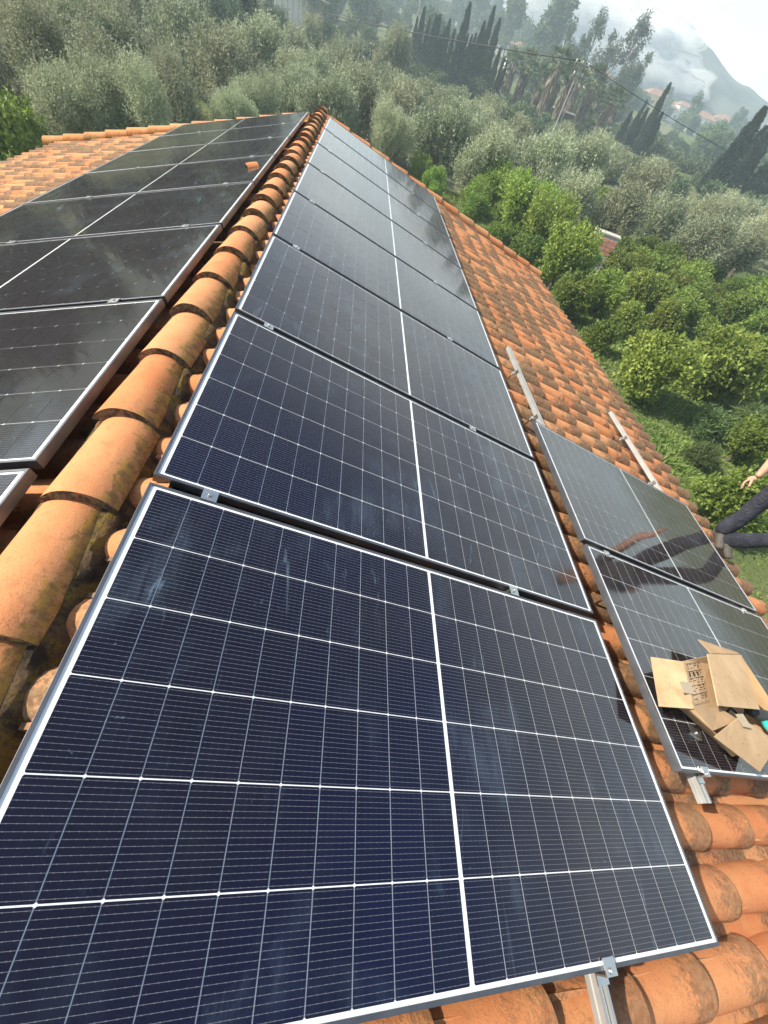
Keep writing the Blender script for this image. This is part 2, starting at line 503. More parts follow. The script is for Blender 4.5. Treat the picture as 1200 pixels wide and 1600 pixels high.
def barrel(L, r0, r1, th=.014, n=10, seed=0, arc=math.pi, rough=.0, droop=0.0, lift0=0.0, lift1=0.0):
    """half-round tile, nose at x=0 (radius r1), tail at x=-L (radius r0); returns V,F,UV,smooth"""
    rr = random.Random(seed)
    xs = [-L, -L * .5, 0]
    V = []; F = []; UV = []; S = []
    def ring(x, r, t):
        out = []
        for k in range(n + 1):
            a = math.pi / 2 + arc / 2 - arc * k / n
            out.append((x, -(r - t) * math.cos(a) * -1, (r - t) * math.sin(a)))
        return out
    rings_o, rings_i = [], []
    for x in xs:
        f = (x + L) / L
        r = r0 + (r1 - r0) * f
        w = 1 + rough * (rr.random() - .5)
        zo = lift0 + (lift1 - lift0) * f
        ro = [(px, py * w, pz * (2 - w) + zo + rough * .01 * (rr.random() - .5)) for px, py, pz in ring(x, r, 0)]
        ri = [(px, py * w, pz * (2 - w) + zo) for px, py, pz in ring(x, r, th)]
        rings_o.append(ro); rings_i.append(ri)
    def quad(a, b, c, d, ua, ub, uc, ud, sm):
        i = len(V)
        V.extend((a, b, c, d)); F.append((i, i + 1, i + 2, i + 3)); UV.extend((ua, ub, uc, ud)); S.append(sm)
    # share vertices for smooth shading: build grids
    def grid(rings, flip):
        base = len(V)
        for r in rings: V.extend(r)
        for i in range(len(rings) - 1):
            for k in range(n):
                a, b = base + i * (n + 1) + k, base + i * (n + 1) + k + 1
                c, d = base + (i + 1) * (n + 1) + k + 1, base + (i + 1) * (n + 1) + k
                q = (a, b, c, d); t = [(k / n, i / 2), ((k + 1) / n, i / 2), ((k + 1) / n, (i + 1) / 2), (k / n, (i + 1) / 2)]
                t = [(u_, min(v_, .97)) for u_, v_ in t]
                if flip: q = q[::-1]; t = t[::-1]
                F.append(q); UV.extend(t); S.append(True)
    grid(rings_o, True); grid(rings_i, False)
    o, i_ = rings_o[-1], rings_i[-1]
    for k in range(n):
        quad(o[k], o[k + 1], i_[k + 1], i_[k], (k / n, 1), ((k + 1) / n, 1), ((k + 1) / n, 1), (k / n, 1), False)
    for k in (0, n):
        quad(rings_o[0][k], rings_o[-1][k], rings_i[-1][k], rings_i[0][k], (.5, .2), (.5, .6), (.5, .6), (.5, .2), False)
    return np.array(V), np.array(F), np.array(UV), np.array(S)


def mesh_from(name, parts, mat):
    """parts: list of (V,F,UV,S,tint)"""
    Vs, Fs, Us, Ss, Ts = [], [], [], [], []
    b = 0
    for V, F, U, S, t in parts:
        Vs.append(V); Fs.append(F + b); Us.append(U); Ss.append(S); Ts.append(np.full(len(V), t)); b += len(V)
    me = mesh_np(name, np.concatenate(Vs), np.concatenate(Fs), mat, smooth=np.concatenate(Ss), uv=np.concatenate(Us), attrs={'tint': np.concatenate(Ts)})
    return me


house = empty('house', (0, 3, -5.8))
tag(house, 'house under an orange clay barrel tile roof covered with lichen and solar panels', 'house')
bpy.context.view_layer.update()
HI = house.matrix_world.inverted()


def house_part(o):
    o.matrix_local = HI @ o.matrix_local if o.matrix_local != Matrix() else HI.copy()
    o.parent = house
    return o


def place(o, loc, M3):
    """put a part of the house at a world place"""
    m = M3.to_4x4(); m.translation = loc
    o.parent = house
    o.matrix_parent_inverse = Matrix()
    o.matrix_local = HI @ m
    return o


cover_vars = [barrel(.455, .074, .090, seed=i, rough=.05) for i in range(4)]
cover_meshes = [mesh_from('roof_tile', [(*c, 0.0)], M_TILE) for c in cover_vars]
cover_fine = [mesh_from('roof_tile', [(*barrel(.455, .074, .090, seed=i + 9, rough=.05, n=18, th=.016), 0.0)], M_TILE_CLEAN) for i in range(3)]
pan_v = barrel(.455, .062, .072, seed=3, rough=.03)


def in_panels(side, u, v):
    if side == 'R':
        if .12 < u < 1.93 and -1.1 < v < 8.0: return True
        if 2.42 < u < 4.15 and -.62 < v < 1.55: return True
    else:
        if .16 < u < 1.95 and -1.0 < v < 8.05: return True
    return False


tiles = []   # (distance, side, loc, rot3, variant, tint)
pans = []
EXPO = .375
for side, eave in (('R', EAVE_R), ('L', EAVE_L)):
    fn = rpt if side == 'R' else lpt
    M3 = MAT_R if side == 'R' else MAT_L
    j0 = -13
    for j in range(j0, 50):
        v0 = -.609 + .2105 * j
        if v0 < Y_NEAR: continue
        wob = rng.uniform(-.012, .012)
        for k in range(16):
            u = eave - EXPO * k + wob * .8 + rng.uniform(-.013, .013) + (rng.uniform(.02, .05) if rng.random() < .05 else 0)
            if u < -.02: continue
            if v0 > verge_y(u) - .13: continue
            ustop = u
            v = v0 + rng.uniform(-.006, .006)
            h = -.186 + rng.uniform(-.003, .003)
            p = fn(ustop, v, h)
            tilt = Matrix.Rotation(-.030 + rng.uniform(-.008, .008), 3, 'Y') @ Matrix.Rotation(rng.uniform(-.038, .038), 3, 'Z') @ Matrix.Rotation(rng.uniform(-.05, .05), 3, 'X')
            pr = project(p)
            vis = pr is not None and -60 < pr[0] < 1260 and -60 < pr[1] < 1660 and not in_panels(side, u, v)
            tiles.append((pr[2] if vis else 1e3, side, p, M3 @ tilt, rng.randrange(4), rng.random(), u, v))
            # channel tile beside it
            pv = v0 + .105
            pp = fn(ustop - .02, pv, -.128)
            pr2 = project(pp)
            vis2 = pr2 is not None and -60 < pr2[0] < 1260 and -60 < pr2[1] < 1660 and not in_panels(side, u, pv)
            flip = Matrix.Rotation(math.pi, 3, 'X')
            pans.append((pr2[2] if vis2 else 1e3, pp, M3 @ flip @ Matrix.Rotation(.030, 3, 'Y'), rng.random()))

tiles.sort(key=lambda t: t[0])
pans.sort(key=lambda t: t[0])
for i, (d, side, p, m3, vi, tint, u, v) in enumerate(tiles[:300]):
    me = cover_fine[vi % 3] if d < 2.6 else cover_meshes[vi]
    o = bpy.data.objects.new('roof_tile', me); COL.objects.link(o)
    place(o, p, m3)


def joined(lst, base):
    parts = []
    for p, m3, vi, tint in lst:
        V, F, U, S = base[vi]
        A = np.array(m3)
        parts.append((V @ A.T + np.array(p), F, U, S, tint))
    return parts


rest = [(p, m3, vi, tint) for (d, side, p, m3, vi, tint, u, v) in tiles[300:]]
o = link_mesh('distant_roof_tiles', mesh_from('distant_roof_tiles', joined(rest, cover_vars), M_TILE))
place(o, (0, 0, 0), Matrix.Identity(3)); tag(o, kind='stuff')
pan_mesh = mesh_from('channel_tile', [(*pan_v, 0.0)], M_CHANNEL)
for d, p, m3, tint in pans[:90]:
    o = bpy.data.objects.new('channel_tile', pan_mesh); COL.objects.link(o); place(o, p, m3)
o = link_mesh('distant_channel_tiles', mesh_from('distant_channel_tiles', joined([(p, m3, 0, t) for d, p, m3, t in pans[90:]], [pan_v]), M_CHANNEL))
place(o, (0, 0, 0), Matrix.Identity(3)); tag(o, kind='stuff')

# ridge tiles: each nose lies over the tail of the next one towards the camera
ridge_meshes = [mesh_from('ridge_tile', [(*barrel(.47, .104, .114, th=.032, n=20, seed=20 + i, rough=.09, arc=2.25, lift0=-.030, lift1=0), 0.0)], M_RIDGE) for i in range(4)]
MR = Matrix.Rotation(-math.pi / 2, 3, 'Z')     # local +x -> -y (nose towards the camera)
y = -.103 - .3935 * 8
i = 0
while y < 8.75:
    o = bpy.data.objects.new('ridge_tile', ridge_meshes[i % 4]); COL.objects.link(o)
    jit = Matrix.Rotation(rng.uniform(-.03, .03), 3, 'Z') @ Matrix.Rotation(rng.uniform(-.012, .012), 3, 'X')
    place(o, Vector((RIDGE_X + rng.uniform(-.008, .008), y + rng.uniform(-.012, .012), -.084 + rng.uniform(-.004, .004))), jit @ MR)
    i += 1; y += .3935 if y < 3 else .375
# mortar bedding under the ridge
b = MB()
ys = np.arange(Y_NEAR, 8.8, .045)
prof = []
for yy in ys:
    a = .012 * noise2(yy, 0, 7, 3) + .008 * noise2(yy, 0, 23, 4)
    c1 = .010 * noise2(yy, 3, 31, 8)
    prof.append([(RIDGE_X - .175 + a, yy, -.150), (RIDGE_X - .118 + a, yy, -.082 + c1), (RIDGE_X - .088, yy, -.038), (RIDGE_X + .088, yy, -.038),
                 (RIDGE_X + .112 - a, yy, -.070 + c1), (RIDGE_X + .150 - a, yy, -.118 - c1), (RIDGE_X + .190 - a * 1.5, yy, -.172 + a)])
vs = [p for r in prof for p in r]
fs = [(i * 7 + k, i * 7 + k + 1, (i + 1) * 7 + k + 1, (i + 1) * 7 + k) for i in range(len(ys) - 1) for k in range(6)]
b.add(vs, fs, 0, True)
place(b.build('ridge_mortar', M_MORTAR), (0, 0, 0), Matrix.Identity(3))

# verge tiles along the far gable edge, on both slopes
verge_meshes = [mesh_from('verge_tile', [(*barrel(.46, .082, .098, th=.018, n=12, seed=40 + i, rough=.05, arc=math.pi * 1.1), 0.0)], M_VERGE) for i in range(3)]
for side, eave in (('R', EAVE_R), ('L', EAVE_L + .25)):
    fn = rpt if side == 'R' else lpt; M3 = MAT_R if side == 'R' else MAT_L
    u = eave + .04; k = 0
    sgn = 1 if side == 'R' else -1
    while u > .12:
        o = bpy.data.objects.new('verge_tile', verge_meshes[k % 3]); COL.objects.link(o)
        place(o, fn(u, verge_y(u) + .03, -.125 + rng.uniform(-.004, .004)), M3 @ Matrix.Rotation(sgn * .075, 3, 'Z') @ Matrix.Rotation(-.03, 3, 'Y') @ Matrix.Rotation(rng.uniform(-.04, .04), 3, 'X'))
        u -= .40; k += 1

# roof deck under the tiles, with gable ends, and the walls below
b = MB()
for side, eave in (('R', EAVE_R - .12), ('L', EAVE_L - .1)):
    fn = rpt if side == 'R' else lpt
    u0 = -.18 if side == 'R' else -.16
    a, bb, c_, d_ = fn(u0, Y_NEAR, -.2), fn(eave, Y_NEAR, -.2), fn(eave, verge_y(eave), -.2), fn(u0, verge_y(0), -.2)
    dn = Vector((0, 0, -.12))
    b.add([a, bb, c_, d_, a + dn, bb + dn, c_ + dn, d_ + dn], [(0, 1, 2, 3), (7, 6, 5, 4), (0, 4, 5, 1), (1, 5, 6, 2), (2, 6, 7, 3)], 0)
place(b.build('roof_deck', M_DECK), (0, 0, 0), Matrix.Identity(3))
b = MB()
xl, xr, y0, y1 = -4.35, 4.45, Y_NEAR + .2, 8.6
zl, zr, za = -1.62, -1.78, -.42
for yy in (y0, y1):
    b.add([(xl, yy, -6.2), (xr, yy, -6.2), (xr, yy, zr), (RIDGE_X, yy, za), (xl, yy, zl)], [(0, 1, 2, 3, 4)])
b.add([(xl, y0, -6.2), (xl, y1, -6.2), (xl, y1, zl), (xl, y0, zl)], [(0, 1, 2, 3)])
b.add([(xr, y0, -6.2), (xr, y1, -6.2), (xr, y1, zr), (xr, y0, zr)], [(0, 1, 2, 3)])
place(b.build('wall', M_PLASTER), (0, 0, 0), Matrix.Identity(3))

# ------------------------------------------------------------------ solar panels
PL, PW, GAP = 2.065, 1.134, .0336
PITCH = PW + GAP


def frame_mesh():
    b = MB()
    w, d, lip = .003, .034, .0095
    # outer walls + top lip + bottom flange, four mitred sides
    def ringq(o1, z1, o2, z2):
        p1 = [(o1, o1, z1), (PL - o1, o1, z1), (PL - o1, PW - o1, z1), (o1, PW - o1, z1)]
        p2 = [(o2, o2, z2), (PL - o2, o2, z2), (PL - o2, PW - o2, z2), (o2, PW - o2, z2)]
        b.add(p1 + p2, [(i, (i + 1) % 4, 4 + (i + 1) % 4, 4 + i) for i in range(4)])
    ringq(0, -d, 0, -.0012); ringq(0, -.0012, .0012, 0); ringq(.0012, 0, lip, 0); ringq(lip, 0, lip, -.004)
    ringq(.026, -d, 0, -d); ringq(w, -.006, w, -d)
    return b.mesh('frame', M_FRAME)


def sheet_mesh():
    b = MB()
    b.add([(.008, .008, -.0032), (PL - .008, .008, -.0032), (PL - .008, PW - .008, -.0032), (.008, PW - .008, -.0032),
           (.008, .008, -.009), (PL - .008, .008, -.009), (PL - .008, PW - .008, -.009), (.008, PW - .008, -.009)],
          [(0, 1, 2, 3), (7, 6, 5, 4)])
    return b.mesh('white_backsheet', M_SHEET)


CU = .10020; CV = (PW - .034) / 6
def cell_geo():
    a, c_, ch = CU / 2 - .0010, CV / 2 - .00135, .0026
    pts = [(-a + ch, -c_), (a - ch, -c_), (a, -c_ + ch), (a, c_ - ch), (a - ch, c_), (-a + ch, c_), (-a, c_ - ch), (-a, -c_ + ch)]
    return pts


def cell_centres():
    out = []
    for h in (0, 1):
        for i in range(10):
            u = .0245 + CU * (i + .5) if h == 0 else PL - .0245 - CU * (i + .5)
            for j in range(6): out.append((u, .017 + CV * (j + .5)))
    return out


cp = cell_geo(); CC = cell_centres()
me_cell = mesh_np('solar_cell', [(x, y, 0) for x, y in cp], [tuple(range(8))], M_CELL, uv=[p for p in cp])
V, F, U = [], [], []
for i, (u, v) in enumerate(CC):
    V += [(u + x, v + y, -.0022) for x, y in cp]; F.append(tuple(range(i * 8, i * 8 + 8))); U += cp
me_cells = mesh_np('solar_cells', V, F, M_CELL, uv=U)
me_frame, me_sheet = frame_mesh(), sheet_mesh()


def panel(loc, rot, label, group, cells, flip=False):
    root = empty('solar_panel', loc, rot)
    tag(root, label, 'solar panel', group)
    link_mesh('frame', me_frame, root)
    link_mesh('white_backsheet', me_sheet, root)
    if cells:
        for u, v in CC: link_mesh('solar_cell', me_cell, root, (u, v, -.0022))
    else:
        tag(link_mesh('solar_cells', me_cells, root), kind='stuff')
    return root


ordn = ['nearest', 'second', 'third', 'fourth', 'fifth', 'sixth', 'seventh', 'farthest']
desc = {0: 'large in the foreground with white smudges', 1: 'with a white smudge left of its middle line', 2: 'brownish in the sky glare', 3: 'grey with glare',
        4: 'pale grey with glare', 5: 'pale with glare', 6: 'nearly white with glare', 7: 'against the far edge tiles'}
for n in range(8):
    j = rng.uniform(-.0015, .0015)
    panel(rpt(j, n * PITCH - PW, 0), (0, TH, 0), f'{ordn[n]} panel right of the ridge tiles, {desc[n]}', 'solar panels in the row right of the ridge', n < 4)
desc_l = {0: 'cut off by the left frame edge', 1: 'dusty, beside the near ridge tiles', 2: 'with a bright sky reflection at its ridge end', 3: 'dark with tree reflections', 4: 'carrying a broken tile chip',
          5: 'dark and seen at a low angle', 6: 'thin and dark', 7: 'against the far edge tiles'}
for n in range(8):
    p = lpt(PL, n * PITCH - PW + .0055, 0)
    panel(p, (0, -TH, 0), f'{ordn[n]} panel left of the ridge tiles, {desc_l[n]}', 'solar panels in the row left of the ridge', n < 4)
QU, QV, QH = 2.180, .4836, .0453
for n, lb in ((0, 'solar panel of the lower pair with the cardboard box on it'), (1, 'solar panel of the lower pair nearer the bare rails, reflecting the worker\'s legs')):
    panel(rpt(QU, QV + n * PITCH - PW, QH), (0, TH, 0), lb, 'lower pair of solar panels near the right eave', True)

# ------------------------------------------------------------------ rails, clamps and roof hooks
def rail_profile():
    # cross-section (x across, z up) of a slotted aluminium rail 40 x 38 mm
    return [(-.020, -.038), (.020, -.038), (.020, -.022), (.017, -.020), (.017, -.016), (.020, -.014), (.020, 0), (.009, 0), (.009, -.010), (-.009, -.010), (-.009, 0), (-.020, 0), (-.020, -.014), (-.017, -.016), (-.017, -.020), (-.020, -.022)]


def rail_thing(origin_fn, u, v0, v1, rot, hz, label, clamps, hooks, side=1, group='mounting rails'):
    base = origin_fn(u, v0, hz)
    root = empty('mounting_rail', base, rot)
    tag(root, label, 'rail', group)
    pr = rail_profile(); n = len(pr); L = v1 - v0
    b = MB()
    b.add([(x, 0, z) for x, z in pr] + [(x, L, z) for x, z in pr], [(i, (i + 1) % n, n + (i + 1) % n, n + i) for i in range(n)])
    # end faces as three closed rectangles (so the groove stays open)
    for yy in (0, L):
        for x0, x1, z0, z1 in ((-.020, .020, -.038, -.010), (-.020, -.009, -.010, 0), (.009, .020, -.010, 0)):
            b.add([(x0, yy, z0), (x1, yy, z0), (x1, yy, z1), (x0, yy, z1)], [(0, 1, 2, 3)])
    b.build('rail_bar', M_ALU_MATT, root)
    for cv, kind in clamps:
        q = MB()
        z = .036               # panel glass height above the rail top
        y = cv - v0
        if kind == 'mid':
            q.box((0, y, z + .003), (.048, .044, .003)); q.box((0, y, z - .016), (.046, .014, .036))
            q.tube([(0, y, z + .006), (0, y, z + .011)], .0075, 6)
        else:
            s_ = -1
            q.box((0, y + .004, z + .003), (.045, .036, .004)); q.box((0, y - .012, z - .016), (.045, .004, .036)); q.box((0, y - .022, z - .032), (.045, .024, .004))
            q.tube([(0, y - .004, z + .005), (0, y - .004, z + .010)], .007, 6)
        q.build('clamp', M_ALU, root)
    for hv in hooks:
        q = MB(); y = hv - v0
        q.box((.03 * side, y, -.024), (.006, .03, .045)); q.box((.045 * side, y, -.045), (.04, .03, .005))
        q.tube([(.05 * side, y, -.03), (.05 * side, y, -.12)], .006, 8)
        q.tube([(.05 * side, y, -.055), (.05 * side, y, -.05)], .012, 6)
        q.build('hanger_bolt', M_STEEL, root)
    return root


PANEL_H = 0
def mids(off, a, b_): return [(off + n * PITCH - PW - GAP / 2, 'mid') for n in range(a, b_)]
HZ = -.036
for u, nm in ((.172, 'nearer the ridge'), (1.504, 'farther down the slope')):
    rail_thing(rpt, u, -1.30 if u > 1 else -1.12, 8.45, (0, TH, 0), HZ, f'aluminium rail under the long right row of panels, {nm}', mids(0, 1, 8) + [(-PW + .002, 'end')], [.6, 2.2, 3.9, 5.4, 7])
for u, nm in ((.245, 'nearer the ridge'), (1.46, 'farther down the slope')):
    rail_thing(lpt, u, -1.2, 8.42, (0, -TH, 0), HZ, f'aluminium rail under the left row of panels, {nm}', mids(.0055, 1, 8), [.4, 2, 3.6, 5.4, 7], side=-1)
for u, nm in ((QU + .18, 'upper bare aluminium rail running out past the lower pair of panels'), (QU + 1.80, 'lower bare aluminium rail near the eave, running out past the lower pair')):
    rail_thing(rpt, u, QV - PW - .10, 3.02, (0, TH, 0), HZ + QH, nm, [(QV - GAP / 2, 'mid'), (QV - PW + .002, 'end')], [.2, 1.86, 2.55], side=-1)

# ------------------------------------------------------------------ foliage builders
def leaf_mat(name, ca, cb, trans=.25, rough=.6, scale=1.2):
    m = N(name)
    P = m.pos()
    f = m.noise(P, scale, 3, .6)
    at = m.t.nodes.new('ShaderNodeAttribute'); at.attribute_name = 'shade'
    c = m.mix(m.ramp(f, .3, .7), ca, cb)
    c = m.mix(m.math('MULTIPLY', at.outputs['Fac'], .55), c, tuple(min(1, x * 1.7 + .01) for x in cb))
    hs = m.t.nodes.new('ShaderNodeHueSaturation'); m.l(c, hs.inputs['Color'])
    m.l(m.math('ADD', m.math('MULTIPLY', m.rnd(), .04), .48), hs.inputs['Hue'])
    m.l(m.math('ADD', m.math('MULTIPLY', m.math('FRACT', m.math('MULTIPLY', m.rnd(), 5.3)), .5), .78), hs.inputs['Value'])
    m.l(hs.outputs[0], m.b.inputs['Base Color'])
    m.b.inputs['Roughness'].default_value = rough; m.b.inputs['Specular IOR Level'].default_value = .3
    tr = m.t.nodes.new('ShaderNodeBsdfTranslucent'); m.l(hs.outputs[0], tr.inputs['Color'])
    ms = m.t.nodes.new('ShaderNodeMixShader'); ms.inputs[0].default_value = trans
    m.l(m.b.outputs[0], ms.inputs[1]); m.l(tr.outputs[0], ms.inputs[2]); m.l(ms.outputs[0], m.o.inputs['Surface'])
    return m.mat


L_OLIVE = leaf_mat('olive_leaves', (.195, .225, .130), (.320, .350, .225), .34)
L_CITRUS = leaf_mat('citrus_leaves', (.085, .140, .024), (.190, .250, .048), .36, .45)
L_LEMON = leaf_mat('bright_citrus_leaves', (.110, .19, .030), (.220, .310, .06), .40, .45)
L_CYP = leaf_mat('cypress_foliage', (.020, .038, .022), (.04, .062, .034), .08)
L_WOOD = leaf_mat('hillside_foliage', (.045, .08, .032), (.105, .145, .062), .2, scale=.3)
L_EUC = leaf_mat('eucalyptus_foliage', (.05, .075, .05), (.10, .125, .08), .2, scale=.4)
L_PALM = leaf_mat('palm_fronds', (.06, .10, .03), (.13, .17, .065), .25)
L_DEAD = leaf_mat('dry_palm_skirt', (.14, .115, .08), (.24, .20, .14), .1)
M_BARK = simple('grey_brown_bark', (.14, .115, .09), .95, var=.4, scale=14, bump=.6)
M_PALMBARK = simple('palm_bark', (.17, .13, .095), .95, var=.4, scale=9, bump=.6)


def leaves(name, C, D, L, W, mat, seed=0, shade=None):
    r = np.random.default_rng(seed)
    n = len(C)
    D = D / np.linalg.norm(D, axis=1, keepdims=True)
    S = np.cross(D, r.normal(size=(n, 3))); S /= np.linalg.norm(S, axis=1, keepdims=True) + 1e-9
    L = (np.asarray(L) * r.uniform(.7, 1.25, n))[:, None]; W = (np.asarray(W) * r.uniform(.75, 1.2, n))[:, None]
    a = C; b = C + D * L * .45 + S * W * .5; c = C + D * L; d = C + D * L * .45 - S * W * .5
    V = np.stack([a, b, c, d], 1).reshape(-1, 3)
    F = np.arange(n * 4).reshape(-1, 4)
    if shade is None: shade = r.random(n) ** 2
    return mesh_np(name, V, F, mat, attrs={'shade': np.repeat(shade, 4)})


def blobs_in(r, n, ax, rad, zc=0):
    B = []
    for i in range(n):
        v = r.normal(size=3); v /= np.linalg.norm(v); q = r.random() ** .5 * .72
        B.append((v * q * np.array(ax) + np.array((0, 0, zc)), r.uniform(*rad)))
    return B


def crown(name, seed, n, leafL, leafW, mat, ax=(1, 1, .85), nb=13, rad=(.30, .48), per=9, spr=.16, up=.7, shell=.45, ragged=.5):
    """crown of unit radius made of leafy shoots on overlapping clumps"""
    r = np.random.default_rng(seed)
    B = blobs_in(r, nb, ax, rad)
    ns = n // per
    idx = r.integers(0, nb, ns)
    w = np.array([b[1] ** 2 for b in B]); idx = r.choice(nb, ns, p=w / w.sum())
    c = np.array([B[i][0] for i in idx]); R = np.array([B[i][1] for i in idx])
    v = r.normal(size=(ns, 3)); v[:, 2] += .25; v /= np.linalg.norm(v, axis=1, keepdims=True)
    q = 1 - r.random(ns) ** 1.6 * shell * 1.6
    q *= 1 + ragged * .35 * (r.random(ns) ** 6)
    base = c + v * (R * q)[:, None]
    d = v * .7 + np.array((0, 0, up)) + r.normal(size=(ns, 3)) * .45
    d /= np.linalg.norm(d, axis=1, keepdims=True)
    t = np.tile(np.linspace(-.5, .5, per), ns)[:, None] * spr
    bs = np.repeat(base, per, 0); ds = np.repeat(d, per, 0)
    C = bs + ds * t + r.normal(size=(ns * per, 3)) * spr * .10
    D = ds * .65 + r.normal(size=(ns * per, 3)) * .75
    sh = np.repeat(r.random(ns) ** 2.2, per)
    return leaves(name, C, D, leafL, leafW, mat, seed, sh)


def trunk_mesh(seed, H, r0, spread, limbs=5, mat=None, forkz=.35, n=7):
    """trunk + limbs; origin at crown centre, foot at z=-H"""
    r = random.Random(seed); b = MB()
    f = Vector((r.uniform(-.05, .05), r.uniform(-.05, .05), -H + H * forkz))
    b.tube([(0, 0, -H), (f.x * .5, f.y * .6, (-H + f.z) / 2), f], [r0 * 1.25, r0, r0 * .85], n)
    for i in range(limbs):
        a = 2 * math.pi * (i + r.random() * .6) / limbs
        e = Vector((math.cos(a) * spread * r.uniform(.5, .95), math.sin(a) * spread * r.uniform(.5, .95), spread * r.uniform(-.1, .6)))
        mid = f.lerp(e, .5) + Vector((r.uniform(-.1, .1), r.uniform(-.1, .1), r.uniform(-.05, .12))) * spread
        b.tube([f, mid, e], [r0 * .6, r0 * .38, r0 * .1], 5)
        for k in range(2):
            e2 = mid + Vector((r.uniform(-.4, .4), r.uniform(-.4, .4), r.uniform(.2, .5))) * spread
            b.tube([mid, mid.lerp(e2, .5) + Vector((0, 0, .03)) * spread, e2], [r0 * .3, r0 * .2, r0 * .06], 4)
    return b.mesh('trunk', mat or M_BARK)


olive_fine = [crown('olive_crown', 100 + i, 46000, .052, .017, L_OLIVE, ax=(1, 1, .95), nb=16, spr=.20, up=.9) for i in range(3)]
olive_mid = [crown('olive_crown', 110 + i, 17000, .085, .029, L_OLIVE, ax=(1, 1, .95), nb=15, spr=.24, up=.9) for i in range(3)]
citrus_fine = [crown('citrus_crown', 130 + i, 15000, .095, .050, L_CITRUS, ax=(1, 1, .85), nb=15, rad=(.32, .5), per=6, spr=.12, up=.35, ragged=.3) for i in range(3)]
lemon_fine = [crown('citrus_crown', 140 + i, 13000, .10, .046, L_LEMON, ax=(1, 1, 1.0), nb=13, rad=(.28, .45), per=8, spr=.24, up=1.0, ragged=1.0) for i in range(2)]
wood_mid = [crown('tree_crown', 150 + i, 5200, .13, .075, L_WOOD, ax=(1, 1, 1.0), nb=12, rad=(.3, .5), per=6, spr=.16) for i in range(3)]
olive_trunk = [trunk_mesh(200 + i, 1.5, .10, .75, 5) for i in range(3)]
citrus_trunk = [trunk_mesh(210 + i, 1.15, .07, .55, 4) for i in range(2)]


def orders(n):
    t = ['first', 'second', 'third', 'fourth', 'fifth', 'sixth', 'seventh', 'eighth', 'ninth', 'tenth', 'eleventh', 'twelfth', 'thirteenth', 'fourteenth', 'fifteenth', 'sixteenth', 'seventeenth', 'eighteenth', 'nineteenth', 'twentieth']
    return t[n] if n < 20 else 'twenty-' + t[n - 20]


def many(n):
    n += 1
    if n > 99: return 'hundred-and-' + orders(n - 101) if n > 100 else 'hundredth'
    if n < 29: return orders(n - 1)
    tens = ['', '', 'twent', 'thirt', 'fort', 'fift', 'sixt', 'sevent', 'eight', 'ninet'][n // 10]
    return tens + 'ieth' if n % 10 == 0 else tens + 'y-' + orders(n % 10 - 1)


def tree(name, crown_me, trunk_me, x, y, R, hc, label, cat, group=None, sx=1.0, sz=1.0, rz=None, gz=None):
    z0 = ground_z(x, y) if gz is None else gz
    root = empty(name, (x, y, z0 - .1))
    tag(root, label, cat, group)
    rz = rng.uniform(0, 6.28) if rz is None else rz
    c = link_mesh('crown', crown_me, root, (0, 0, hc + .1), (0, 0, rz), (R * sx, R * sx, R * sz))
    if trunk_me:
        low = min(v.co.z for v in trunk_me.vertices[:]) if 'low' not in trunk_me else trunk_me['low']
        trunk_me['low'] = low
        link_mesh('trunk', trunk_me, root, (0, 0, hc + .1), (0, 0, rz * 1.7), (R, R, (hc + .12) / -low))
    return root


# olives: x, y, crown radius
OLIVES = [(-13.9, 25.8, 2.09), (-14.5, 32.4, 2.41), (-9.8, 20.4, 1.62), (-12.3, 33.3, 2.7), (-8.1, 20.9, 1.5), (-13.3, 46.0, 2.67), (-7.8, 25.5, 1.7), (-8.8, 38.5, 2.54), (-13.7, 59.9, 2.79), (-8.7, 52.2, 2.69), (-5.6, 32.9, 1.7), (-6.4, 63.6, 2.84), (-4.4, 39.9, 1.9), (-2.6, 57.4, 2.51), (0.2, 46.0, 2.62), (-1.6, 69.2, 2.24), (-19.0, 47.8, 2.67), (-20.1, 40.7, 2.27), (-18.2, 56.8, 2.59), (-18.0, 68.7, 2.42), (-15.7, 80.9, 2.45), (-11.4, 79.1, 2.03), (3.9, 43.3, 2.54), (2.5, 53.7, 2.12), (6.7, 39.5, 2.39), (6.4, 55.6, 2.23), (10.9, 51.4, 2.43), (9.5, 35.6, 1.88), (9.9, 62.0, 2.13), (12.7, 45.8, 1.9), (-7.4, 87.3, 2.26), (16.5, 44.1, 2.32), (22.2, 50.3, 2.65), (16.0, 33.9, 1.75), (18.9, 33.5, 2.04), (27.6, 47.0, 2.45), (24.7, 36.2, 2.09), (24.8, 31.2, 1.9), (41.7, 51.4, 2.09), (38.0, 49.5, 1.87), (33.4, 36.5, 1.84), (23.7, 63.1, 1.9), (32.0, 68.7, 1.85), (45.9, 52.4, 1.8), (31.5, 41.5, 1.9),
          (-10.4, 26.0, 1.8), (-17.5, 25.5, 1.9), (-5.2, 26.4, 1.3), (-17.5, 34.5, 2.2), (-1.6, 36.5, 1.9), (2.6, 35.8, 1.8), (4.6, 49.0, 2.1), (-4.6, 47.5, 2.1), (-3.2, 52.0, 2.1), (13.4, 57.2, 2.1), (17.6, 57.5, 2.0), (28.5, 57.0, 2.0), (35.0, 59.5, 1.9), (29.5, 33.0, 1.6), (37.5, 41.5, 1.7), (42.5, 44.5, 1.7)]
srt = sorted(OLIVES, key=lambda o: math.hypot(o[0], o[1]))
bands = [('nearest', 0, 31), ('second', 31, 41), ('third', 41, 49), ('fourth', 49, 58), ('farthest', 58, 999)]
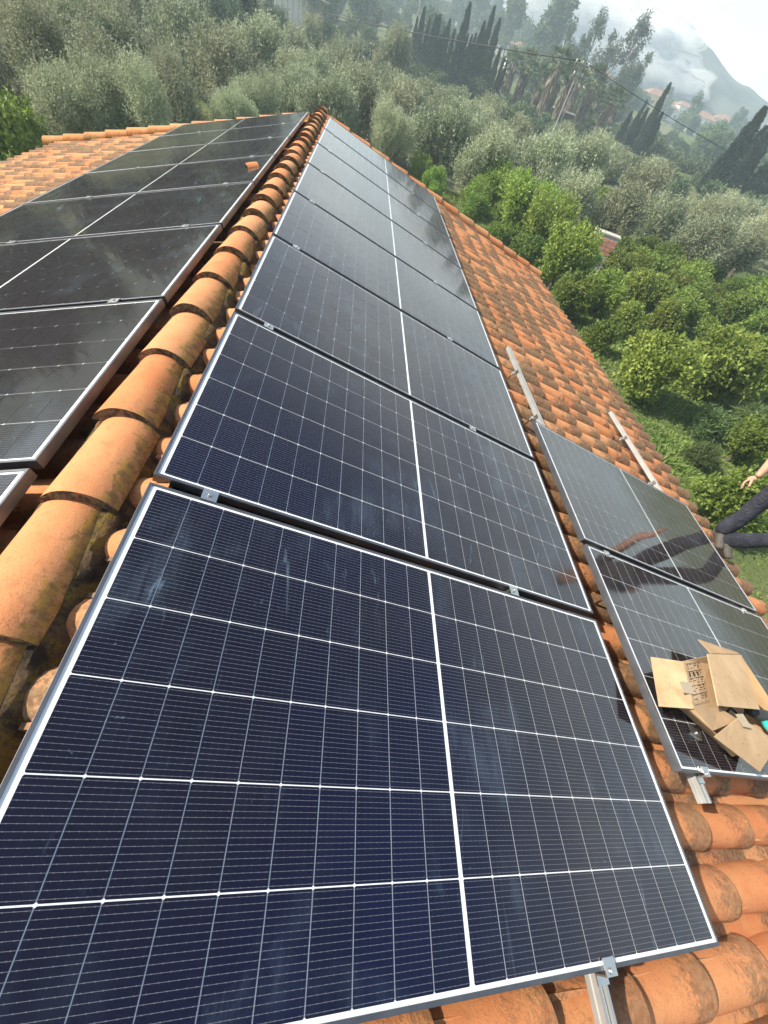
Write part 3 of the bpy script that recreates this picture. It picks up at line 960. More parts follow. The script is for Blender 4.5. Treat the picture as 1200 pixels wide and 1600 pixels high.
for bn, a, bmax in bands:
    row = sorted([o for o in srt if a <= math.hypot(o[0], o[1]) < bmax], key=lambda o: math.atan2(o[0], o[1]))
    for k, (x, y, Rr) in enumerate(row):
        near = math.hypot(x, y) < 36
        me = (olive_fine if near else olive_mid)[rng.randrange(3)]
        tree('olive_tree', me, olive_trunk[rng.randrange(3)], x, y, Rr * rng.uniform(1.02, 1.15), 2.55 + rng.uniform(-.15, .3), f'grey-green olive tree, {orders(k)} from the left in the {bn} band of olives behind the roof', 'olive tree', 'olive trees in the grove behind the roof', sz=rng.uniform(.95, 1.15))
tree('olive_tree', olive_mid[0], olive_trunk[1], 3.8, 82.2, 2.7, 3.6, 'tall rounded grey olive tree standing between the small hut and the cypress row', 'olive tree', 'olive trees in the grove behind the roof', sz=1.35)

# citrus trees
LEMON = [(10.4, 34.8, 1.27), (8.9, 33.2, .85), (10.9, 29.2, 1.45), (12.0, 27.0, 1.35), (5.0, 35.6, .8), (5.9, 33.3, .75), (14.6, 25.4, .65), (11.6, 22.2, 1.25), (13.3, 31.5, 1.2), (8.2, 29.8, .9)]
CITRUS = [(18.9, 26.0, 1.1), (11.1, 18.7, 1.0), (13.3, 19.9, 1.05), (16.4, 22.5, 1.05), (13.9, 18.1, .85), (16.8, 19.6, .9), (20.2, 24.7, .95), (22.5, 30.6, 1.05), (20.8, 22.8, .95), (23.4, 23.3, 1.05), (12.7, 12.7, 1.2), (16.7, 14.3, 1.4), (11.9, 15.9, .65), (28.8, 28.6, 1.1), (22.4, 19.4, 1.1), (24.5, 29.4, 1.0), (11.9, 6.2, .95), (14.9, 9.6, .8), (19.6, 28.0, 1.0), (26.3, 25.5, 1.05), (21.5, 42.8, 1.3), (24.8, 41.5, 1.2), (19.4, 40.0, 1.2), (33.5, 31.0, 1.2), (28.0, 20.5, 1.2), (19.9, 16.4, 1.0)]
for k, (x, y, Rr) in enumerate(sorted(LEMON, key=lambda o: math.hypot(o[0], o[1]))):
    tree('lemon_tree', lemon_fine[k % 2], citrus_trunk[k % 2], x, y, Rr * 1.25, Rr * 1.05 + .45, f'bright yellow-green lemon tree beyond the far roof edge, {orders(k)} nearest of its group', 'lemon tree', 'bright green lemon trees beyond the roof edge', sz=1.1)
rc = random.Random(21)
tries = 0
while tries < 4000 and len(CITRUS) < 75:
    tries += 1
    a, d = R_(rc.uniform(16, 56)), rc.uniform(16, 44)
    x, y = d * math.sin(a), d * math.cos(a)
    if x < 8.5 or d < 26 or (d > 36 and a < R_(32)): continue
    if math.hypot(x - 16.8, y - 28.9) < 3 or (abs(math.atan2(x, y) - math.atan2(16.8, 28.9)) < .06 and d < 34): continue
    if min(math.hypot(x - q[0], y - q[1]) for q in CITRUS + LEMON) < 2.1: continue
    if min(math.hypot(x - q[0], y - q[1]) for q in OLIVES) < 2.3: continue
    if x < 15 and y < 14: continue
    CITRUS.append((x, y, rc.uniform(.7, 1.15)))
for k, (x, y, Rr) in enumerate(sorted(CITRUS, key=lambda o: math.hypot(o[0], o[1]))):
    tree('orange_tree', citrus_fine[k % 3], citrus_trunk[k % 2], x, y, Rr * 1.28, Rr * .95 + .1, f'round dark green orange tree in the orchard right of the roof, {many(k)} nearest', 'orange tree', 'orange trees in the orchard right of the roof')
tree('orange_tree', citrus_fine[1], citrus_trunk[0], -11.0, 17.6, 1.5, 1.6, 'dark green citrus tree at the left edge of the frame beyond the left eave', 'orange tree', sz=1.2)

# undergrowth bushes on the middle slope
BUSH = [(16.8, 97.5, 1.31), (8.5, 93.1, 1.43), (17.3, 89.2, 1.01), (29.8, 83.8, 1.4), (21.7, 72.5, 1.04), (64.0, 118.2, 2.58), (56.9, 121.2, 1.73), (85.8, 133.8, 1.98), (25.1, 50.7, .79), (82.7, 107.4, 1.38), (3.2, 84.2, .92), (26.0, 96.1, 1.33), (18.4, 83.1, 1.15), (49.8, 124.2, 1.74), (43.4, 81.7, 1.02)]
for i in range(235):
    a = R_(rng.uniform(-14, 42)) if i < 150 else R_(rng.uniform(22, 41)); d = rng.uniform(66, 150) if i < 150 else rng.uniform(120, 235)
    BUSH.append((d * math.sin(a), d * math.cos(a), rng.uniform(1.0, 2.4)))
BL = sorted([(('nearer' if math.hypot(x, y) < 92 else 'middle' if math.hypot(x, y) < 122 else 'farther' if math.hypot(x, y) < 165 else 'farthest'), math.atan2(x, y), k, x, y, Rr) for k, (x, y, Rr) in enumerate(BUSH)])
cnt = {}
for bd, az, k, x, y, Rr in BL:
    c_ = cnt.get(bd, 0); cnt[bd] = c_ + 1
    tree('bush', wood_mid[k % 3], None, x, y, Rr * 1.25, Rr * .7, f'green bush, {many(c_)} from the left in the {bd} scrub between olives and cypresses', 'bush', 'bushes on the slope beyond the olives', sz=.85)

# ------------------------------------------------------------------ cypresses
def cypress_mesh(seed, n=9000, fat=.12, L=.035):
    r = np.random.default_rng(seed)
    t = r.random(n) ** .8
    prof = fat * np.minimum(1, (t / .12) ** .6) * np.clip(1 - t, 0, 1) ** .62 * (1 + .12 * np.sin(t * 37 + seed))
    a = r.random(n) * 2 * np.pi
    q = prof * (1 - r.random(n) ** 2 * .5) * (1 + .25 * r.random(n) ** 5)
    lob = 1 + .18 * np.sin(a * 3 + t * 20 + seed)
    C = np.stack([np.cos(a) * q * lob, np.sin(a) * q * lob, t], 1)
    D = np.stack([np.cos(a) * .35, np.sin(a) * .35, np.full(n, 1.0)], 1) + r.normal(size=(n, 3)) * .22
    return leaves('cypress_crown', C, D, L, L * .32, L_CYP, seed, r.random(n) ** 3)


cyp_me = [cypress_mesh(300 + i, 8000, (.092, .105, .080)[i]) for i in range(3)]
cyp_tr = MB(); cyp_tr.tube([(0, 0, -.03), (0, 0, .5)], [.012, .006], 6); cyp_tr = cyp_tr.mesh('trunk', M_BARK)
CYP = [(12.7, 116.4, 8.1), (11.2, 121.0, 7.2), (10.1, 126.3, 8.2), (14.0, 119.3, 6.9), (15.7, 117.1, 7.2), (17.5, 118.2, 10.6), (19.4, 119.2, 7.2), (20.6, 115.5, 9.2), (23.4, 117.1, 10.2), (25.0, 116.5, 7.2), (25.7, 113.9, 6.4), (22.5, 120.7, 11.2), (12.1, 119.9, 7.8), (25.4, 124.7, 6.4), (9.9, 136.3, 6.6), (15.0, 119.8, 8.0), (18.4, 118.7, 7.2), (19.9, 117.3, 7.6), (27.2, 116.7, 6.0), (28.3, 116.4, 5.4), (13.4, 116.0, 6.0), (16.4, 115.2, 5.8), (18.9, 114.6, 6.2), (22.0, 115.0, 6.8), (24.2, 113.2, 6.0), (21.2, 118.2, 8.4)]
for k, (x, y, h) in enumerate(sorted(CYP, key=lambda c: math.atan2(c[0], c[1]))):
    root = empty('cypress_tree', (x, y, ground_z(x, y) - .3)); tag(root, f'slender dark cypress in the tall row left of the palms, {orders(k)} from the left', 'cypress', 'cypress row left of the palms')
    hh = h * 1.04
    link_mesh('crown', cyp_me[k % 3], root, (0, 0, .3), (R_(rng.uniform(-2, 2)), R_(rng.uniform(-2, 2)), rng.uniform(0, 6)), (hh, hh, hh))
    link_mesh('trunk', cyp_tr, root, (0, 0, .2), scale=(hh, hh, hh))
CYP2 = [(56.8, 115.7, 7.9, 'leaning'), (56.1, 107.7, 10.8, 'tallest'), (57.6, 113.8, 7.0, 'short'), (57.6, 108.2, 7.2, 'dense'), (56.6, 118.2, 5.8, 'small'), (61.1, 113.5, 5.6, 'broad'), (56.8, 112.0, 6.2, 'low'), (54.9, 109.5, 5.4, 'front')]
for k, (x, y, h, wd) in enumerate(CYP2):
    root = empty('cypress_tree', (x, y, ground_z(x, y) - .3)); tag(root, f'{wd} dark cypress in the clump below the yellow hillside house', 'cypress', 'cypress clump below the yellow house')
    link_mesh('crown', cyp_me[k % 3], root, (0, 0, .3), (0, R_((4, 1, 2, -2, 1, 3, -3, 2)[k]), k), (h * (.9 if k < 2 else 1.5), h * (.9 if k < 2 else 1.5), h))
    link_mesh('trunk', cyp_tr, root, (0, 0, .2), scale=(h, h, h))
CYP3 = [(63.4, 88.8, 11.4, 'tall pointed', 1.7), (64.8, 86.0, 9.6, 'ragged', 1.9), (68.2, 84.4, 11.2, 'broad', 1.9), (60.3, 85.6, 6.9, 'low', 2.3), (71.4, 82.0, 12.0, 'outermost', 1.9), (63.0, 83.6, 7.4, 'shorter', 2.4), (66.4, 82.4, 8.6, 'front', 2.3), (59.0, 83.2, 4.9, 'lowest', 2.6), (66.2, 89.6, 9.6, 'rear', 1.8), (69.6, 79.8, 8.6, 'right front', 2.4)]
for k, (x, y, h, wd, ft) in enumerate(CYP3):
    root = empty('cypress_tree', (x, y, ground_z(x, y) - .3)); tag(root, f'{wd} dark cypress in the dense stand at the right edge of the frame', 'cypress', 'cypress stand at the right edge')
    link_mesh('crown', cyp_me[k % 3], root, (0, 0, .3), (0, 0, k * 1.3), (h * ft, h * ft, h))
    link_mesh('trunk', cyp_tr, root, (0, 0, .2), scale=(h, h, h))

# ------------------------------------------------------------------ palms
def palm_meshes(seed):
    r = np.random.default_rng(seed)
    Cs, Ds, Ls, Ws = [], [], [], []
    Cd, Dd, Ld, Wd = [], [], [], []
    for i in range(46):
        a = r.random() * 6.283; el = r.uniform(-.6, 1.35)
        d = np.array([math.cos(a) * math.cos(el), math.sin(a) * math.cos(el), math.sin(el)])
        tip = d * r.uniform(.9, 1.25)
        s = np.cross(d, (0, 0, 1.)); s /= np.linalg.norm(s) + 1e-6; u = np.cross(s, d)
        for k in range(17):
            f = (k - 8) / 8 * 1.25
            dd = d * math.cos(f) + s * math.sin(f) + np.array((0, 0, -.18 * abs(f)))
            Cs.append(tip); Ds.append(dd); Ls.append(.70); Ws.append(.13)
        for k in range(3):
            Cs.append(d * .1 * k); Ds.append(d); Ls.append(1.0); Ws.append(.035)
    for i in range(420):
        a = r.random() * 6.283; z = -r.random() ** .8 * 4.6
        rr = .34 + .22 * r.random() * (1 + z / 6)
        Cd.append((math.cos(a) * rr, math.sin(a) * rr, z)); Dd.append((math.cos(a) * .35, math.sin(a) * .35, -1)); Ld.append(.95); Wd.append(.20)
    return (leaves('palm_crown', np.array(Cs), np.array(Ds), Ls, Ws, L_PALM, seed), leaves('dry_skirt', np.array(Cd), np.array(Dd), Ld, Wd, L_DEAD, seed + 1))


palm_v = [palm_meshes(400 + i) for i in range(3)]
b = MB(); b.tube([(0, 0, -1.05), (.01, 0, -.5), (0, 0, 0)], [.050, .034, .030], 9); palm_tr = b.mesh('trunk', M_PALMBARK)
PALM = [(28.0, 114.8, 6.2), (30.6, 113.9, 6.9), (33.1, 103.9, 8.6), (37.5, 107.4, 7.8), (43.0, 118.3, 7.2), (33.4, 110.6, 6.0), (36.7, 112.1, 6.6), (47.9, 110.2, 6.6), (57.4, 128.6, 6.2), (47.3, 117.0, 5.6), (42.5, 108.6, 8.2)]
for k, (x, y, h) in enumerate(sorted(PALM, key=lambda c: math.atan2(c[0], c[1]))):
    root = empty('fan_palm', (x, y, ground_z(x, y))); tag(root, f'fan palm with a shaggy brown trunk, {orders(k)} from the left in the palm group', 'palm tree', 'fan palms beyond the olive grove')
    s_ = 1.3
    link_mesh('crown', palm_v[k % 3][0], root, (0, 0, h), (0, 0, k), (s_, s_, s_))
    link_mesh('dry_skirt', palm_v[k % 3][1], root, (0, 0, h - .1), (0, 0, k), (s_, s_, s_ * h / 7.5))
    link_mesh('trunk', palm_tr, root, (0, 0, h), scale=(h * .9, h * .9, h))

# ------------------------------------------------------------------ tall eucalyptus and the trees along the skyline
def tall_tree_mesh(seed, mat, n=7000, nb=22, L=.05):
    r = np.random.default_rng(seed)
    B = []
    for i in range(nb):
        t = r.uniform(.28, 1.0)
        a = r.random() * 6.283; q = r.uniform(.02, .17) * (1.15 - abs(t - .6) * 1.3)
        B.append((np.array((math.cos(a) * q, math.sin(a) * q, t)), r.uniform(.04, .085)))
    per = 6; ns = n // per
    idx = r.integers(0, nb, ns)
    c = np.array([B[i][0] for i in idx]); R = np.array([B[i][1] for i in idx])
    v = r.normal(size=(ns, 3)); v /= np.linalg.norm(v, axis=1, keepdims=True)
    base = c + v * (R * r.random(ns) ** .4)[:, None] * np.array((1, 1, 1.4))
    Cc = np.repeat(base, per, 0) + r.normal(size=(ns * per, 3)) * .012
    D = r.normal(size=(ns * per, 3)) * .8 + np.array((0, 0, -.3))
    me = leaves('crown', Cc, D, L, L * .45, mat, seed)
    b = MB()
    b.tube([(0, 0, -.02), (.01, 0, .4), (0, .01, .8)], [.02, .013, .004], 6)
    for (c_, r_) in B[:14]:
        b.tube([(0.005, 0, max(.15, c_[2] - .2)), tuple(c_)], [.007, .002], 4)
    return me, b.mesh('trunk', M_BARK)


euc_v = [tall_tree_mesh(500 + i, L_EUC, 4200, 19, .030) for i in range(2)]
wood_tall = [tall_tree_mesh(520 + i, L_WOOD, 5200, 26, .055) for i in range(2)]
EUC = [(53.7, 155.7, 15.2), (59.0, 164.7, 17.2), (62.2, 159.7, 18.2), (65.5, 153.9, 18.6), (72.0, 159.5, 16.8), (53.4, 170.0, 14.6), (50.3, 174.4, 12.0)]
for k, (x, y, h) in enumerate(sorted(EUC, key=lambda c: math.atan2(c[0], c[1]))):
    root = empty('eucalyptus_tree', (x, y, ground_z(x, y) - .3)); tag(root, f'tall airy eucalyptus against the sky above the palms, {orders(k)} from the left', 'eucalyptus', 'tall eucalyptus trees on the skyline')
    e = euc_v[k % 2]; s_ = h * 1.05
    link_mesh('crown', e[0], root, (0, 0, 0), (0, 0, k * 1.9), (s_ * .95, s_ * .95, s_)); link_mesh('trunk', e[1], root, (0, 0, 0), (0, 0, k * 1.9), (s_, s_, s_))
SKY = [(50.8, 275.6, 14.3), (56.4, 257.0, 13.5), (60.9, 239.7, 11.4), (68.4, 244.1, 14.4), (36.7, 314.0, 12.7), (47.2, 294.5, 13.6), (42.8, 313.9, 19.0), (153.1, 264.8, 8.4), (176.0, 272.4, 8.9), (191.3, 286.0, 8.3), (184.4, 303.9, 6.3), (201.0, 291.4, 6.1), (34.8, 332.3, 10.0), (64.5, 221.8, 14.3), (74.9, 305.9, 15.9), (14.9, 249.4, 10.1), (2.1, 235.8, 8.3), (-4.2, 218.5, 7.8), (24.4, 299.6, 12.0), (67.4, 357.9, 10.9), (79.0, 352.1, 12.8), (168.5, 325.2, 7.3), (120.5, 256.8, 10.0), (122.2, 274.6, 8.4), (152.3, 313.9, 7.7), (-10.4, 206.1, 7.2), (-15.0, 189.5, 5.7), (-21.1, 177.1, 7.0), (6.9, 271.4, 10.8), (16.9, 321.7, 9.5)]
for i in range(150):
    a = R_(rng.uniform(-12, 40)); d = rng.uniform(150, 400)
    SKY.append((d * math.sin(a), d * math.cos(a), rng.uniform(5, 10)))
HOUSE_PX = [(1010, 172, 16), (1040, 185, 14), (762, 66, 12), (780, 85, 12), (812, 106, 14), (745, 48, 8), (935, 120, 9)]
ALL = []
for k, (x, y, h) in enumerate(SKY):
    if k >= 30:
        q = project((x, y, ground_z(x, y) + h * .5))
        if any(abs(q[0] - hx) < hr + 10 and -8 < q[1] - hy < hr + 22 for hx, hy, hr in HOUSE_PX): continue
    d = math.hypot(x, y)
    bd = 'crest' if k < 30 else ('lowest' if d < 205 else 'lower middle' if d < 255 else 'upper middle' if d < 320 else 'highest')
    ALL.append((bd, math.atan2(x, y), k, x, y, h))
ALL.sort()
cnt = {}
for bd, az, k, x, y, h in ALL:
    c_ = cnt.get(bd, 0); cnt[bd] = c_ + 1
    if k < 30: lab, grp = f'hazy blue-green tree standing up along the hill crest, {orders(c_) if c_ < 29 else "last"} from the left', 'trees along the hill crest'
    else: lab, grp = f'hazy round tree, {many(c_)} from the left in the {bd} band of the far slope', 'trees on the far slope'
    if k < 30 and k % 2:
        root = empty('hillside_tree', (x, y, ground_z(x, y) - .5)); tag(root, lab, 'tree', grp)
        e = wood_tall[0 if k % 4 == 1 else 1]; s_ = h * 1.35 + 2
        link_mesh('crown', e[0], root, (0, 0, 0), (0, 0, k * 1.1), (s_ * 1.35, s_ * 1.35, s_)); link_mesh('trunk', e[1], root, (0, 0, 0), (0, 0, k * 1.1), (s_, s_, s_))
    else:
        tree('hillside_tree', wood_mid[k % 3], citrus_trunk[k % 2], x, y, h * .5, h * .42, lab, 'tree', grp, sz=1.1)
# tall dense trees on the rising ground to the left
LEFT = []
for i in range(26):
    dg = -13.5 - i * 1.7 + rng.uniform(-.6, .6)
    if -36 < dg < -31: continue
    a = R_(dg); d = rng.uniform(62, 80)
    LEFT.append((d * math.sin(a), d * math.cos(a), rng.uniform(10, 13)))
for k, (x, y, h) in enumerate(LEFT):
    tree('pine_tree', wood_mid[k % 3], olive_trunk[k % 3], x, y, h * .42, h * .5, f'tall dark tree on rising ground behind the upper left olives, {orders(k)} from the right', 'tree', 'tall trees at the upper left', sz=1.5)

# ------------------------------------------------------------------ hillside houses and huts
M_WHITE = simple('white_render', (.74, .72, .67), .9, var=.06, scale=.6)
M_YELLOW = simple('yellow_render', (.66, .50, .24), .9, var=.06, scale=.6)
M_ROOFRED = simple('far_roof_tiles', (.24, .135, .095), .9, var=.25, scale=.8)
M_GLASSD = simple('dark_window_glass', (.03, .04, .05), .15)
M_BROWN = simple('brown_block_wall', (.14, .10, .085), .95, var=.2, scale=1)
M_RUST = simple('rusty_sheet', (.20, .12, .08), .8, var=.3, scale=3)
M_WOODGREY = simple('weathered_planks', (.26, .22, .18), .9, var=.25, scale=5)
M_CONC = simple('pale_concrete', (.40, .385, .35), .9, var=.15, scale=4)


def far_house(x, y, z, w, d, h, rz, wall, roof, label, floors=1):
    root = empty('hillside_house', (x, y, z), (0, 0, rz)); tag(root, label, 'house', 'houses on the far hillside')
    b = MB(); b.box((0, 0, h / 2 - 3), (w, d, h + 6)); b.build('wall', wall, root)
    b = MB(); o = .5; rh = w * .18
    b.add([(-w / 2 - o, -d / 2 - o, h), (w / 2 + o, -d / 2 - o, h), (w / 2 + o, d / 2 + o, h), (-w / 2 - o, d / 2 + o, h), (-w * .2, 0, h + rh), (w * .2, 0, h + rh)],
          [(0, 1, 5, 4), (2, 3, 4, 5), (1, 2, 5), (3, 0, 4), (3, 2, 1, 0)])
    b.build('roof', roof, root)
    for f in range(floors):
        nwin = max(2, int(w / 3))
        for i in range(nwin):
            wx = -w / 2 + w * (i + .5) / nwin
            q = MB(); q.box((wx, -d / 2 - .01, 1.5 + f * 3), (1.0, .16, 1.25)); q.build('window', M_GLASSD, root)
    for f in range(floors):
        q = MB(); q.box((-w / 2 - .01, 0, 1.5 + f * 3), (.16, 1.0, 1.25)); q.build('window', M_GLASSD, root)


HS = [(159.3, 317.1, 6.8, 15, 10, 7, .3, 'y', 'big yellow hillside house with a hipped roof beside the cypress clump', 2),
      (175.7, 329.3, 7.8, 12, 9, 4, .2, 'w', 'low pale house right of the yellow hillside house', 1),
      (192.4, 344.3, 10.9, 11, 8, 4, .5, 'w', 'small pale house farther right behind the yellow house', 1),
      (56.8, 303.9, 9.8, 12, 9, 5, .1, 'w', 'upper pale house in the cluster above the cypress row', 2),
      (59.6, 285.1, 7.8, 13, 8, 4, -.2, 'w', 'middle pale house in the cluster above the cypress row', 1),
      (62.7, 250.7, 5.6, 11, 8, 4.5, .2, 'w', 'lowest pale house, just above the palm crowns', 1),
      (59.0, 355.3, 14.6, 10, 8, 5, 0, 'w', 'small pale house near the hill crest left of the eucalyptus', 1),
      (45.1, 369.7, 15.2, 12, 8, 5, .2, 'w', 'leftmost pale house near the hill crest', 1),
      (97.9, 251.7, 6.5, 10, 7, 5, .3, 'y', 'small yellow house half hidden by the eucalyptus trees', 1),
      (180.2, 298.7, 8.8, 13, 8, 3, .2, 'w', 'long low white house on the right part of the far slope', 1),
      (205.1, 316.7, 10.9, 14, 8, 3, .1, 'w', 'long pale building farthest right on the slope below the mountain', 1),
      (75.5, 352.2, 15.6, 12, 8, 5, .1, 'w', 'pale house above the lowest one, between two skyline trees', 1)]
for x, y, z, w, d, h, rz, cc, lb, fl in HS:
    far_house(x, y, z, w, d, h, rz - math.atan2(x, y) * .6, M_YELLOW if cc == 'y' else M_WHITE, M_ROOFRED, lb, fl)

# dark plank hut with a sloping sheet roof
root = empty('garden_hut', (2.5, 93.4, ground_z(2.5, 93.4) - .3), (0, 0, .25)); tag(root, 'small dark hut with a sloping sheet roof behind the olive crowns', 'hut')
b = MB(); b.box((0, 0, 1.8), (2.2, 2.6, 3.6)); b.build('wall', M_BROWN, root)
b = MB(); b.box((.4, 0, 3.75), (4.2, 3.4, .12), Matrix.Rotation(.10, 3, 'Y')); b.build('roof', M_RUST, root)
b = MB(); b.box((1.9, -1.3, 1.8), (.14, .14, 3.4)); b.build('post', M_WOODGREY, root)
b = MB(); b.box((0, -1.31, 1.6), (.9, .05, 2.0)); b.build('door', M_WOODGREY, root)
# white-walled shed with awning, top left
root = empty('white_shed', (-12.3, 100.0, -.7), (0, 0, -.12)); tag(root, 'white shed with a pale awning on posts on the slope at the top left', 'shed')
b = MB(); b.box((0, 0, .6), (4.2, 3.4, 5.2)); b.build('wall', M_WHITE, root)
b = MB(); b.box((1.6, -.6, 3.35), (8.4, 5.0, .12), Matrix.Rotation(.10, 3, 'Y')); b.build('awning', M_CONC, root)
for xx in (4.0, 5.6):
    b = MB(); b.box((xx, -2.6, .7), (.16, .16, 4.6)); b.build('post', M_WOODGREY, root)
for i in range(5):
    b = MB(); b.box((-1.7 + i * .85, -1.72, .8), (.05, .05, 4.4)); b.build('batten', M_CONC, root)
# white net fence
root = empty('net_fence', (-1.0, 88.5, ground_z(-1, 88.5)), (0, 0, .1)); tag(root, 'pale wire mesh fence panel beside the dark hut', 'fence')
for i in range(4):
    b = MB(); b.box((i * 1.1 - 1.6, 0, 1.7), (.09, .09, 3.6)); b.build('post', M_CONC, root)
for i in range(7):
    b = MB(); b.box((.05, 0, .5 + i * .45), (3.3, .03, .03)); b.build('wire', M_CONC, root)
# long brown building behind the palms
root = empty('brown_building', (45.0, 117.5, ground_z(45, 117.5) - .3), (0, 0, -.35)); tag(root, 'low brown building with a flat pale roof edge behind the palm trunks', 'building')
b = MB(); b.box((0, 0, 1.4), (15, 5, 2.8)); b.build('wall', M_BROWN, root)
b = MB(); b.box((0, 0, 2.9), (15.6, 5.6, .2)); b.build('roof', M_CONC, root)
for i in range(4):
    b = MB(); b.box((-5.4 + i * 3.6, -2.51, 1.6), (1.2, .1, 1.0)); b.build('window', M_GLASSD, root)
# terrace wall top left
root = empty('terrace_wall', (-32.0, 96.0, -3.6), (0, 0, .1)); tag(root, 'weathered grey concrete terrace wall behind the olives at the top left', 'wall')
b = MB(); b.box((0, 0, 2.0), (16, .5, 6.6)); b.build('wall_face', M_CONC, root)
b = MB(); b.box((0, 0, 5.4), (16.4, .8, .25)); b.build('coping', M_WOODGREY, root)
# hollow brick pier with white mortar in the orchard
root = empty('brick_pier', (16.8, 28.9, -4.5), (0, 0, -.35)); root.scale = (1.1, .85, .85); tag(root, 'orange hollow brick chimney with pale mortar rising from the orchard', 'chimney')
M_BRK = simple('orange_hollow_brick', (.50, .20, .12), .9, var=.15, scale=6)
b = MB(); b.box((0, 0, -.65), (1.4, .9, 3.1)); b.build('mortar', M_CONC, root)
for zz in range(4):
    for xx in range(3):
        b = MB(); b.box((-.45 + xx * .45, -.455, -.20 + zz * .26), (.40, .04, .19)); b.build('brick', M_BRK, root)
b = MB(); b.box((0, 0, .94), (1.5, 1.0, .09)); b.build('coping', M_CONC, root)

# ------------------------------------------------------------------ power line
root = empty('power_pole', (19.0, 52.0, ground_z(19, 52))); tag(root, 'lattice power pole with two crossarms carrying wires above the olives', 'power pole')
H = 3.55 - ground_z(19, 52)
for sx in (-1, 1):
    b = MB(); b.tube([(sx * .24, 0, -.2), (sx * .12, 0, H)], [.06, .045], 6, smooth=False); b.build('pole_leg', M_CONC, root)
for i in range(9):
    z = .6 + i * (H - 1.2) / 8; w = .24 - .12 * z / H
    b = MB(); b.tube([(-w, 0, z), (w, 0, z + .35)], .025, 5); b.build('brace', M_CONC, root)
for z, w in ((H - .25, 1.35), (H - .95, .95)):
    b = MB(); b.box((0, 0, z), (w, .12, .12)); b.build('crossarm', M_WOODGREY, root)
    for xx in (-w / 2 + .08, 0, w / 2 - .08):
        b = MB(); b.tube([(xx, 0, z + .06), (xx, 0, z + .13), (xx, 0, z + .16), (xx, 0, z + .26)], [.02, .05, .035, .05], 8); b.build('insulator', M_WHITE, root)
M_WIRE = simple('black_cable', (.02, .02, .02), .6)
def wire(p0, p1, sag, label, r=.028):
    pts = []
    for i in range(25):
        t = i / 24
        p = Vector(p0).lerp(Vector(p1), t); p.z -= sag * 4 * t * (1 - t); pts.append(p)
    b = MB(); b.tube(pts, r, 5); o = b.build('overhead_wire', M_WIRE)
    tag(o, label, 'wire', 'overhead wires on the lattice pole')
wire((18.7, 52.0, 3.5), (-57.9, 212.0, 2.5), 2.2, 'long overhead wire from the lattice pole away to the upper left', .05)
wire((19.4, 52.0, 3.5), (64.0, 61.0, .35), .6, 'overhead wire from the lattice pole down to the right edge')
for (x, y, h, lb) in ((10.0, 140.0, 13.0, 'thin wooden utility pole standing among the cypresses'), (33.8, 230.0, 13.5, 'distant utility pole with a crossarm on the hill crest')):
    root = empty('utility_pole', (x, y, ground_z(x, y))); tag(root, lb, 'utility pole')
    b = MB(); b.tube([(0, 0, -.3), (0, 0, h)], [.16, .11], 8); b.build('pole_shaft', M_WOODGREY, root)
    b = MB(); b.box((0, 0, h - .5), (2.2, .14, .16)); b.build('crossarm', M_WOODGREY, root)
    for xx in (-.95, .95):
        b = MB(); b.tube([(xx, 0, h - .42), (xx, 0, h - .15)], [.05, .06], 6); b.build('insulator', M_WHITE, root)

# ------------------------------------------------------------------ grass and weeds near the house
def build_grass():
    r = np.random.default_rng(5)
    n = 190000
    a = np.radians(r.uniform(8, 92, n)); d = 5.5 + 34 * r.random(n) ** 1.35
    x = d * np.sin(a); y = d * np.cos(a)
    keep = ~((x < 5.2) & (y < 9.2))
    x, y, d = x[keep], y[keep], d[keep]
    z = np.array([ground_z(u, v) + .25 * noise2(u, v, .12) * min(1, math.hypot(u, v) / 12) for u, v in zip(x, y)])
    clump = np.array([noise2(u, v, .55, 9) for u, v in zip(x, y)])
    L = (.09 + .19 * np.clip(clump + .15, 0, 1)) * (1 + d / 40); W = .034 * (1 + d / 18)
    D = np.stack([r.normal(size=len(x)) * .95, r.normal(size=len(x)) * .95, np.ones(len(x))], 1)
    me = leaves('grass', np.stack([x, y, z - .02], 1), D, L, W, leaf_mat('grass_blades', (.10, .17, .035), (.23, .29, .08), .38, scale=.8), 5)
    tag(link_mesh('grass', me), kind='stuff')


build_grass()
tall = crown('reed_clump', 611, 5200, .30, .03, leaf_mat('reed_leaves', (.05, .10, .03), (.11, .16, .06), .3), ax=(1, .8, .8), nb=9, per=7, spr=.3, up=1.6)
for k, (x, y, Rr, lb) in enumerate([(14.6, 10.9, 1.0, 'tall leafy weed clump under the orange trees, nearer one'), (17.4, 12.0, 1.1, 'tall leafy weed clump under the orange trees, farther one'), (13.2, 9.0, .7, 'small leafy weed clump on the grass beside the roof'), (19.5, 13.2, 1.0, 'tall leafy weed clump at the right edge of the orchard')]):
    o = link_mesh('weed_clump', tall, None, (x, y, ground_z(x, y) + .35), (0, 0, k), (Rr, Rr, Rr * .8)); tag(o, lb, 'weeds', 'weed clumps in the orchard')

# ------------------------------------------------------------------ cardboard box on the lower pair of panels
m = N('corrugated_cardboard'); P = m.obj()
c = m.mix(m.ramp(m.noise(P, 7, 5), .3, .7), (.46, .30, .16), (.56, .385, .22))
c = m.mix(m.ramp(m.noise(P, 42, 3, .5, 1.0), .64, .70, 0, .5), c, (.20, .115, .055))
c = m.mix(m.ramp(m.noise(P, 4, 6, .7), .56, .7, 0, .45), c, (.27, .165, .085))
m.l(c, m.b.inputs['Base Color']); m.b.inputs['Roughness'].default_value = .9; m.bump(m.noise(P, 42, 3, .5, 1.0), .25, .002)
M_CARD = m.mat
M_CARDIN = simple('cardboard_inside', (.38, .25, .135), .9, var=.12, scale=8)
M_INK = simple('black_print', (.05, .04, .035), .8)
M_TAPE = simple('clear_packing_tape', (.44, .34, .22), .3)


